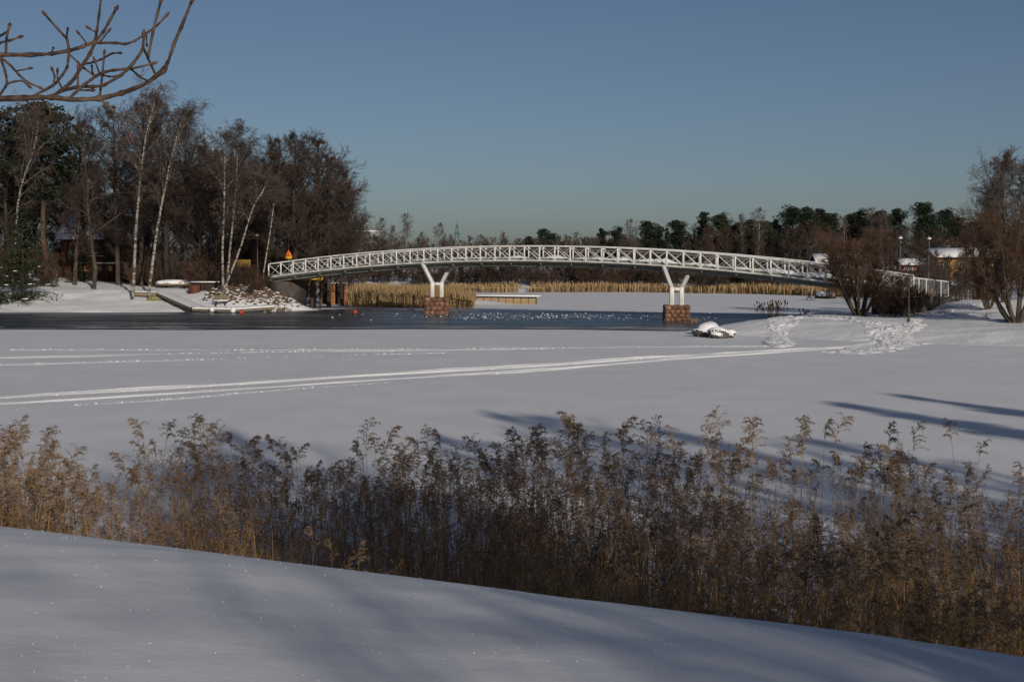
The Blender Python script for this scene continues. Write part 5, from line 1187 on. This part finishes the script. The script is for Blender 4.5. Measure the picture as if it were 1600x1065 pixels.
# ------------------------------------------------------------------ overhanging branch of the tree beside the photographer
def cr(pts, sc=4.097): return [(x / sc, y / sc) for x, y in pts]
BR = [  # photo trace of each branch, start and end thickness in photo pixels, depth offset
    (cr([(-420, 660), (0, 632), (150, 628), (330, 622), (460, 640), (640, 632), (780, 598), (920, 545), (1000, 490), (1075, 405), (1110, 290), (1160, 175), (1228, 10)]), 9.5, 4.2, 0),
    (cr([(-420, 380), (0, 350), (200, 352), (330, 345), (445, 325), (530, 300), (610, 265), (660, 210), (740, 65)]), 8.0, 4.4, .35),
    (cr([(610, 265), (620, 200), (635, 90), (648, -30)]), 5, 3.6, .38), (cr([(600, 268), (630, 275), (750, 275), (800, 285), (860, 265), (920, 225), (1000, 170), (1060, 105)]), 5, 3.4, .35),
    (cr([(445, 325), (428, 250), (415, 235), (350, 165), (292, 98)]), 4.6, 3.4, .33), (cr([(430, 245), (433, 192)]), 3.4, 2.6, .33),
    (cr([(442, 340), (432, 430), (400, 480), (350, 545), (180, 612)]), 4.2, 4.2, .15), (cr([(330, 620), (420, 560), (480, 500), (520, 430), (580, 340), (605, 290)]), 6, 5, -.05),
    (cr([(440, 622), (540, 540), (640, 470), (720, 450), (840, 440), (910, 425), (972, 408)]), 5.4, 3.2, -.12), (cr([(380, 580), (500, 555), (600, 555), (660, 550), (780, 480), (850, 410), (915, 320), (920, 228)]), 5.4, 4, -.2),
    (cr([(990, 492), (945, 370), (915, 310)]), 4.2, 4, .02), (cr([(948, 372), (985, 180), (1030, 8)]), 4.4, 4, .05), (cr([(845, 445), (890, 490), (948, 530)]), 3.6, 3.2, -.05), (cr([(650, 625), (655, 480), (668, 345)]), 4, 3, -.08),
    (cr([(652, 635), (730, 710), (780, 770), (830, 862)]), 3.6, 3.6, -.1), (cr([(10, 355), (70, 420), (120, 480), (180, 530), (248, 558)]), 4.4, 3, .3), (cr([(-20, 380), (35, 460), (48, 540), (0, 612)]), 4.2, 3.8, .1), (cr([(46, 548), (80, 525), (140, 515), (178, 546)]), 3.6, 2.8, .12),
    (cr([(-60, 280), (0, 272), (60, 262), (122, 240)]), 4.2, 3.6, .5), (cr([(18, 335), (40, 250), (60, 168)]), 4.2, 4, .4), (cr([(-30, 250), (20, 200)]), 4, 4, .5), (cr([(348, 545), (352, 490), (338, 455)]), 3.4, 3, .1), (cr([(388, 560), (368, 510), (368, 465)]), 3.2, 2.6, .0),
    (cr([(450, 345), (500, 400), (540, 440), (592, 475)]), 3.6, 3, .2), (cr([(600, 485), (588, 425)]), 3, 2.6, -.1), (cr([(632, 470), (610, 398)]), 3, 2.6, -.1), (cr([(528, 412), (590, 402), (645, 382)]), 3.4, 2.8, 0), (cr([(662, 372), (720, 340), (766, 340)]), 3.2, 3, -.08),
    (cr([(150, 640), (220, 705)]), 3, 2.6, -.02), (cr([(275, 635), (320, 690), (322, 745)]), 3.2, 3, -.02), (cr([(510, 222), (550, 270), (555, 292)]), 2.8, 2.4, .35), (cr([(575, 185), (605, 215)]), 2.8, 2.4, .38), (cr([(632, 262), (692, 205)]), 3, 2.6, .35),
    (cr([(110, 440), (182, 440)]), 3, 2.8, .28), (cr([(1078, 408), (1062, 462), (1000, 520)]), 4.2, 4.2, .03), (cr([(480, 580), (580, 578)]), 3, 3.2, -.1), (cr([(940, 290), (950, 232)]), 3, 2.8, .0), (cr([(330, 345), (340, 312)]), 3, 2.4, .35), (cr([(650, 490), (700, 492), (740, 490)]), 3, 2.8, -.1), (cr([(490, 560), (500, 440)]), 3.6, 3, -.1)]
tx, ty = -5.6, 4.3; tz = bz(tx, ty)
ct = empty('chestnut_tree', (tx, ty, tz), 'bare tree whose knobbly budded branches hang over the photograph from its top left corner', 'tree')
r = np.random.default_rng(600)
MB().tube([(tx, ty, tz - .3), (tx + .03, ty, tz + .4), (tx - .05, ty + .05, tz + 1.5), (tx + .05, ty, tz + 3), (tx - .1, ty + .1, tz + 5), (tx, ty, tz + 7.5)], [.30, .22, .19, .16, .11, .03], 12).build('trunk', M_MBARK, ct, True)
YB = 5.5; seen = []
NOBUD = {6, 7, 10, 12, 16, 34}
for k, (ln, w0, w1, dy) in enumerate(BR):
    ln = [tuple(p) for p in ln]; n_ = len(ln); yy = np.full(n_, YB + dy)
    if k > 1:
        S_ = np.array(seen); d_ = np.hypot(S_[:, 0] - ln[0][0], S_[:, 1] - ln[0][1]); d2 = np.hypot(S_[:, 0] - ln[-1][0], S_[:, 1] - ln[-1][1])
        if d2.min() < d_.min() and d_.min() > 5 and k not in NOBUD: ln = ln[::-1]; d_ = d2
        j = d_.argmin(); ln[0] = (S_[j, 0], S_[j, 1]); yy = np.linspace(S_[j, 2], YB + .5 * dy + .5 * (S_[j, 2] - YB) + r.normal(0, .05), n_)
        if k in NOBUD:
            d2 = np.hypot(S_[:, 0] - ln[-1][0], S_[:, 1] - ln[-1][1]); j = d2.argmin(); ln[-1] = (S_[j, 0], S_[j, 1]); yy = np.linspace(yy[0], S_[j, 2], n_)
    t = np.linspace(0, n_ - 1, (n_ - 1) * 5 + 1); uvy = np.stack([np.interp(t, np.arange(n_), np.array(ln)[:, 0]), np.interp(t, np.arange(n_), np.array(ln)[:, 1]), np.interp(t, np.arange(n_), yy)], 1)
    if n_ > 2:
        for _ in range(2): uvy[1:-1] = (uvy[:-2] + 2 * uvy[1:-1] + uvy[2:]) / 4
    if k < 2: uvy[:, 2] += .12 * fnoise(t, t * 0, 610 + k, 3, .5)
    seen += [tuple(q) for q in uvy]
    P = np.array([px(*q) for q in uvy])
    sc = YB / F_PX / 2; rad = np.linspace(w0, w1, len(t)) * sc; rad *= 1 + .10 * r.normal(size=len(t)) ; rad[::5] *= 1.22
    if k < 2:                                             # run on to the trunk outside the frame
        P = np.vstack([[(tx, ty, tz + (1.95, 2.4)[k])], [(tx + 1.4, ty + .5, tz + (2.1, 2.5)[k])], P]); rad = np.concatenate([[.06, .04], rad])
    mb = MB(); mb.tube(P, rad, 7)
    ob = mb.build('branch', M_MBARK, ct, True); ob['wl'] = tuple(ct.location)
    if k not in NOBUD:
        e = P[-1]; dd = norm(P[-1] - P[-3]); mb = MB(); R_ = max(w1 * sc * 1.5, .0052)
        mb.tube([e - dd * .004, e + dd * .006, e + dd * .014, e + dd * .025], [R_ * .7, R_ * 1.15, R_ * .95, R_ * .15], 7)
        o = mb.build('bud', M_BUD, None, True); o.parent = ob
for k in range(16):                                       # further limbs outside the frame
    z = tz + 2.6 + .3 * k; a_ = 1.9 + 3.6 * r.uniform(); L = r.uniform(1.2, 2.6)
    if math.cos(a_) > -.1: a_ = math.pi + r.uniform(-1.1, 1.1)
    P = polylines(np.array([[tx, ty, z]]), np.array([[math.cos(a_), math.sin(a_), .5]]), np.array([L]), 7, .15, .06, r)[0]
    MB().tube(P, np.linspace(.045, .008, 7), 6).build('limb', M_MBARK, ct, True)

# ------------------------------------------------------------------ foreground reeds
def reed_variant(rng, rich, broken=False):
    H = rng.uniform(1.0, 1.0); K = 6
    lean = rng.normal(0, .12, 2); t = np.linspace(0, 1, K)
    P = np.stack([lean[0] * t ** 1.5, lean[1] * t ** 1.5, t], 1) * 2.1
    if broken: k_ = P[3].copy(); d_ = np.array([math.cos(lean[0] * 90), math.sin(lean[0] * 90), -.35]); P[4] = k_ + d_ * .35; P[5] = k_ + d_ * .7
    if not rich: P_ = P[[0, 3, 4, 5]] if broken else P[[0, 2, 4, 5]]
    else: P_ = P
    SV, SQ = tubes(P_[None], (np.linspace(.0068, .003, len(P_)))[None], 3)
    phi = rng.choice([0.0, math.pi]) + rng.normal(0, .8); sd = np.array([math.cos(phi), math.sin(phi), 0])
    pl = rng.uniform(.32, .52); nb = 14 if rich else 11
    s = np.linspace(0, 1, 7); nod_ = rng.uniform(.1, .75)
    AX = P[-1][None] + (np.outer(s, [0, 0, 1]) * (1 - .42 * nod_ * s[:, None]) + np.outer(s ** 2 * nod_ * .6, sd)) * pl
    AV, AQ = tubes(AX[None], np.linspace(.003, .001, 7)[None], 3)
    V = []; T = []
    for b in range(nb):
        f = (b + rng.uniform(0, 1)) / nb; i = min(int(f * 6), 5); o = AX[i] + (AX[i + 1] - AX[i]) * (f * 6 - i)
        L = pl * (.50 - .26 * f) * rng.uniform(.7, 1.2)
        az = phi + rng.normal(0, 1.3); d = np.array([math.cos(az), math.sin(az), rng.uniform(1.2, 2.6)]); d /= np.linalg.norm(d)
        q = o.copy(); n2 = 6 if rich else 4
        for k in range(n2):
            d = d + np.array([.06 * math.cos(phi), .06 * math.sin(phi), -.26]); d /= np.linalg.norm(d); q2 = q + d * L / n2
            for m_ in range(3 if rich else 2):
                sp = d + rng.normal(0, .38, 3); sp /= np.linalg.norm(sp); sp[2] -= .15; e = perp_rand(sp[None], rng)[0]
                l_ = rng.uniform(.045, .085) * (1 if rich else 1.1); w_ = rng.uniform(.004, .0075) * (1 if rich else 1.25)
                c0 = len(V); V += [q + sp * l_ * .2 + e * w_, q + sp * l_, q + sp * l_ * .2 - e * w_]; T.append([c0, c0 + 1, c0 + 2])
            q = q2
    PV = np.vstack([AV, np.array(V)]); PQ = np.vstack([AQ[:, [0, 1, 2]], AQ[:, [0, 2, 3]], np.array(T) + len(AV)])
    V = []; Q = []
    for b in range(rng.integers(5, 8)):
        h = rng.uniform(.18, .92); o = np.array([np.interp(h, t, P[:, j]) for j in range(3)]); az = rng.uniform(0, 6.28); d = np.array([math.cos(az) * .7, math.sin(az) * .7, .9]); L = rng.uniform(.22, .48); w_ = rng.uniform(.006, .012)
        e = np.array([-math.sin(az), math.cos(az), 0]) * w_; q = o.copy(); c0 = len(V)
        droop = rng.uniform(.25, .75)
        for k in range(5):
            wk = (.6, 1, .9, .6, .05)[k]; V += [q + e * wk, q - e * wk]
            d = d + np.array([0, 0, -droop]); d /= np.linalg.norm(d); q = q + d * L / 4
        Q += [[c0 + 2 * k, c0 + 2 * k + 1, c0 + 2 * k + 3, c0 + 2 * k + 2] for k in range(4)]
    return (SV, SQ), (PV, PQ), (np.array(V), np.array(Q))
r = np.random.default_rng(700)
VR = [reed_variant(r, True) for _ in range(12)]; VS = [reed_variant(r, False, k_ in (5, 11)) for k_ in range(20)]
NR = 12500
X = r.uniform(-13.5, 13.5, NR); back = 26.3 - .02 * X + 1.0 * fnoise(X, X * 0, 71, 4, .35) - .9 * sstep(-2, 3, X) * (1 - sstep(3, 9, X))
front = 14.6 - .22 * X
dep = r.uniform(0, 1, NR) ** 1.15; Yr = front + (back - front) * dep
clump = fnoise(X, Yr, 72, 4, .8)
keep = 1.25 * clump + .95 * (1 - dep) + r.uniform(-.45, .45, NR) > .04 - .30 * sstep(1.5, 6, X) - .22 * (1 - sstep(-10, -6, X))
X, Yr, dep, clump = X[keep], Yr[keep], dep[keep], clump[keep]; NR = len(X)
Z0 = np.maximum(bank_z(X, Yr), -.02) - .03
hs = (2.15 + .45 * fnoise(X, Yr, 73, 4, .7)) * r.uniform(.55, 1.02, NR) * (1 + .24 * (1 - sstep(-10.0, -6.5, X))); hs = np.where(r.uniform(0, 1, NR) < .04 + .08 * dep, hs * 1.24, hs)
hs = np.minimum(hs * 1.03, 2.95); hs = np.maximum(hs - .35 * np.maximum(Z0, 0), .9)
# those that show largest: the ones whose plumes stand clear at the top edge, then the nearest
scr = (CAM[2] - (Z0 + hs)) / Yr
cell = np.floor((X / Yr + .45) * 170).astype(int)
best = {}
for i in np.argsort(scr):
    best.setdefault(cell[i], []).append(i)
pick = [i for c in best for i in best[c][:1] if abs(X[i] / Yr[i]) < .37] + [i for c in best for i in best[c][1:2] if abs(X[i] / Yr[i]) < .37]
pick = pick[:230]; ps = set(pick)
for i in np.argsort(Yr):
    if len(pick) >= 290: break
    if i not in ps and abs(X[i] / Yr[i]) < .37: pick.append(i); ps.add(i)
RM = []
for k, v in enumerate(VR):
    ms_ = []
    for nm, (a_, b_), m in (('reed', v[0], M_RSTEM), ('seed_plume', v[1], M_PLUME), ('leaves', v[2], M_RLEAF)):
        me = np_mesh(nm, a_, b_); me.materials.append(m); ms_.append(me)
    RM.append(ms_)
for i in pick:
    ms_ = RM[r.integers(len(RM))]
    o = bpy.data.objects.new('reed', ms_[0]); COL.objects.link(o); s = hs[i] / 2.4; ks = min(1.0, s + .1)
    o.location = (X[i], Yr[i], Z0[i]); o.scale = (s, s, s); o.rotation_euler = (0, 0, r.choice([0, math.pi]) + r.normal(0, .5))
    tag(o, 'dry brown reed with a drooping seed plume below the snowy bank', 'reed', 'dry reeds below the near bank')
    for nm, me in (('seed_plume', ms_[1]), ('leaves', ms_[2])):
        c = bpy.data.objects.new(nm, me); COL.objects.link(c); c.parent = o
rest = np.array([i for i in range(NR) if i not in ps]); var = r.integers(len(VS), size=len(rest)); bald = r.uniform(0, 1, len(rest))
for part, nm, m, lb in ((0, 'reed_stems', M_RSTEM, 'mass of tan reed stems filling the belt below the near bank'), (1, 'reed_plumes', M_PLUME, 'mass of brown seed plumes filling the reed belt below the near bank'), (2, 'reed_leaves', M_RLEAF, 'mass of withered leaves filling the reed belt below the near bank')):
    Vs = []; Qs = []; off = 0; an_all = np.where(np.arange(len(rest)) % 2, 0, math.pi) + np.random.default_rng(5).normal(0, .6, len(rest))
    for k in range(len(VS)):
        j = np.where((var == k) & ((part != 1) | (dep[rest] > .42) | (bald > .6)))[0]; ii = rest[j]; V0, Q0 = VS[k][part]; n = len(ii)
        ca, sa = np.cos(an_all[j])[:, None], np.sin(an_all[j])[:, None]; s = (hs[ii] / 2.4)[:, None]
        V = np.stack([(V0[None, :, 0] * ca - V0[None, :, 1] * sa) * s + X[ii][:, None], (V0[None, :, 0] * sa + V0[None, :, 1] * ca) * s + Yr[ii][:, None], V0[None, :, 2] * s + Z0[ii][:, None]], -1)
        Vs.append(V.reshape(-1, 3)); Qs.append((Q0[None] + (off + np.arange(n) * len(V0))[:, None, None]).reshape(-1, Q0.shape[1])); off += n * len(V0)
    tag(link_mesh(nm, np_mesh(nm, np.concatenate(Vs), np.concatenate(Qs)), m), lb, 'reeds', kind='stuff')

# small white grains standing in for the sparkle of sun on the near bank
r = np.random.default_rng(800); n = 420
Yc = r.uniform(4.0, 10.5, n); Xc = r.uniform(-.40, .40, n) * Yc; P = np.stack([Xc, Yc, bank_z(Xc, Yc) + .001], 1)
V, Fc = lumps(P, (r.uniform(.0012, .0030, n) * Yc / 6)[:, None], r, .4, 1.0)
tag(link_mesh('sparkle_grains', np_mesh('sparkle_grains', V, Fc), mat('sparkle_white', (.95, .95, .95), rough=.15, spec=.8)), 'tiny white grains standing in for sparkle on the near snow bank', 'snow', kind='stuff')
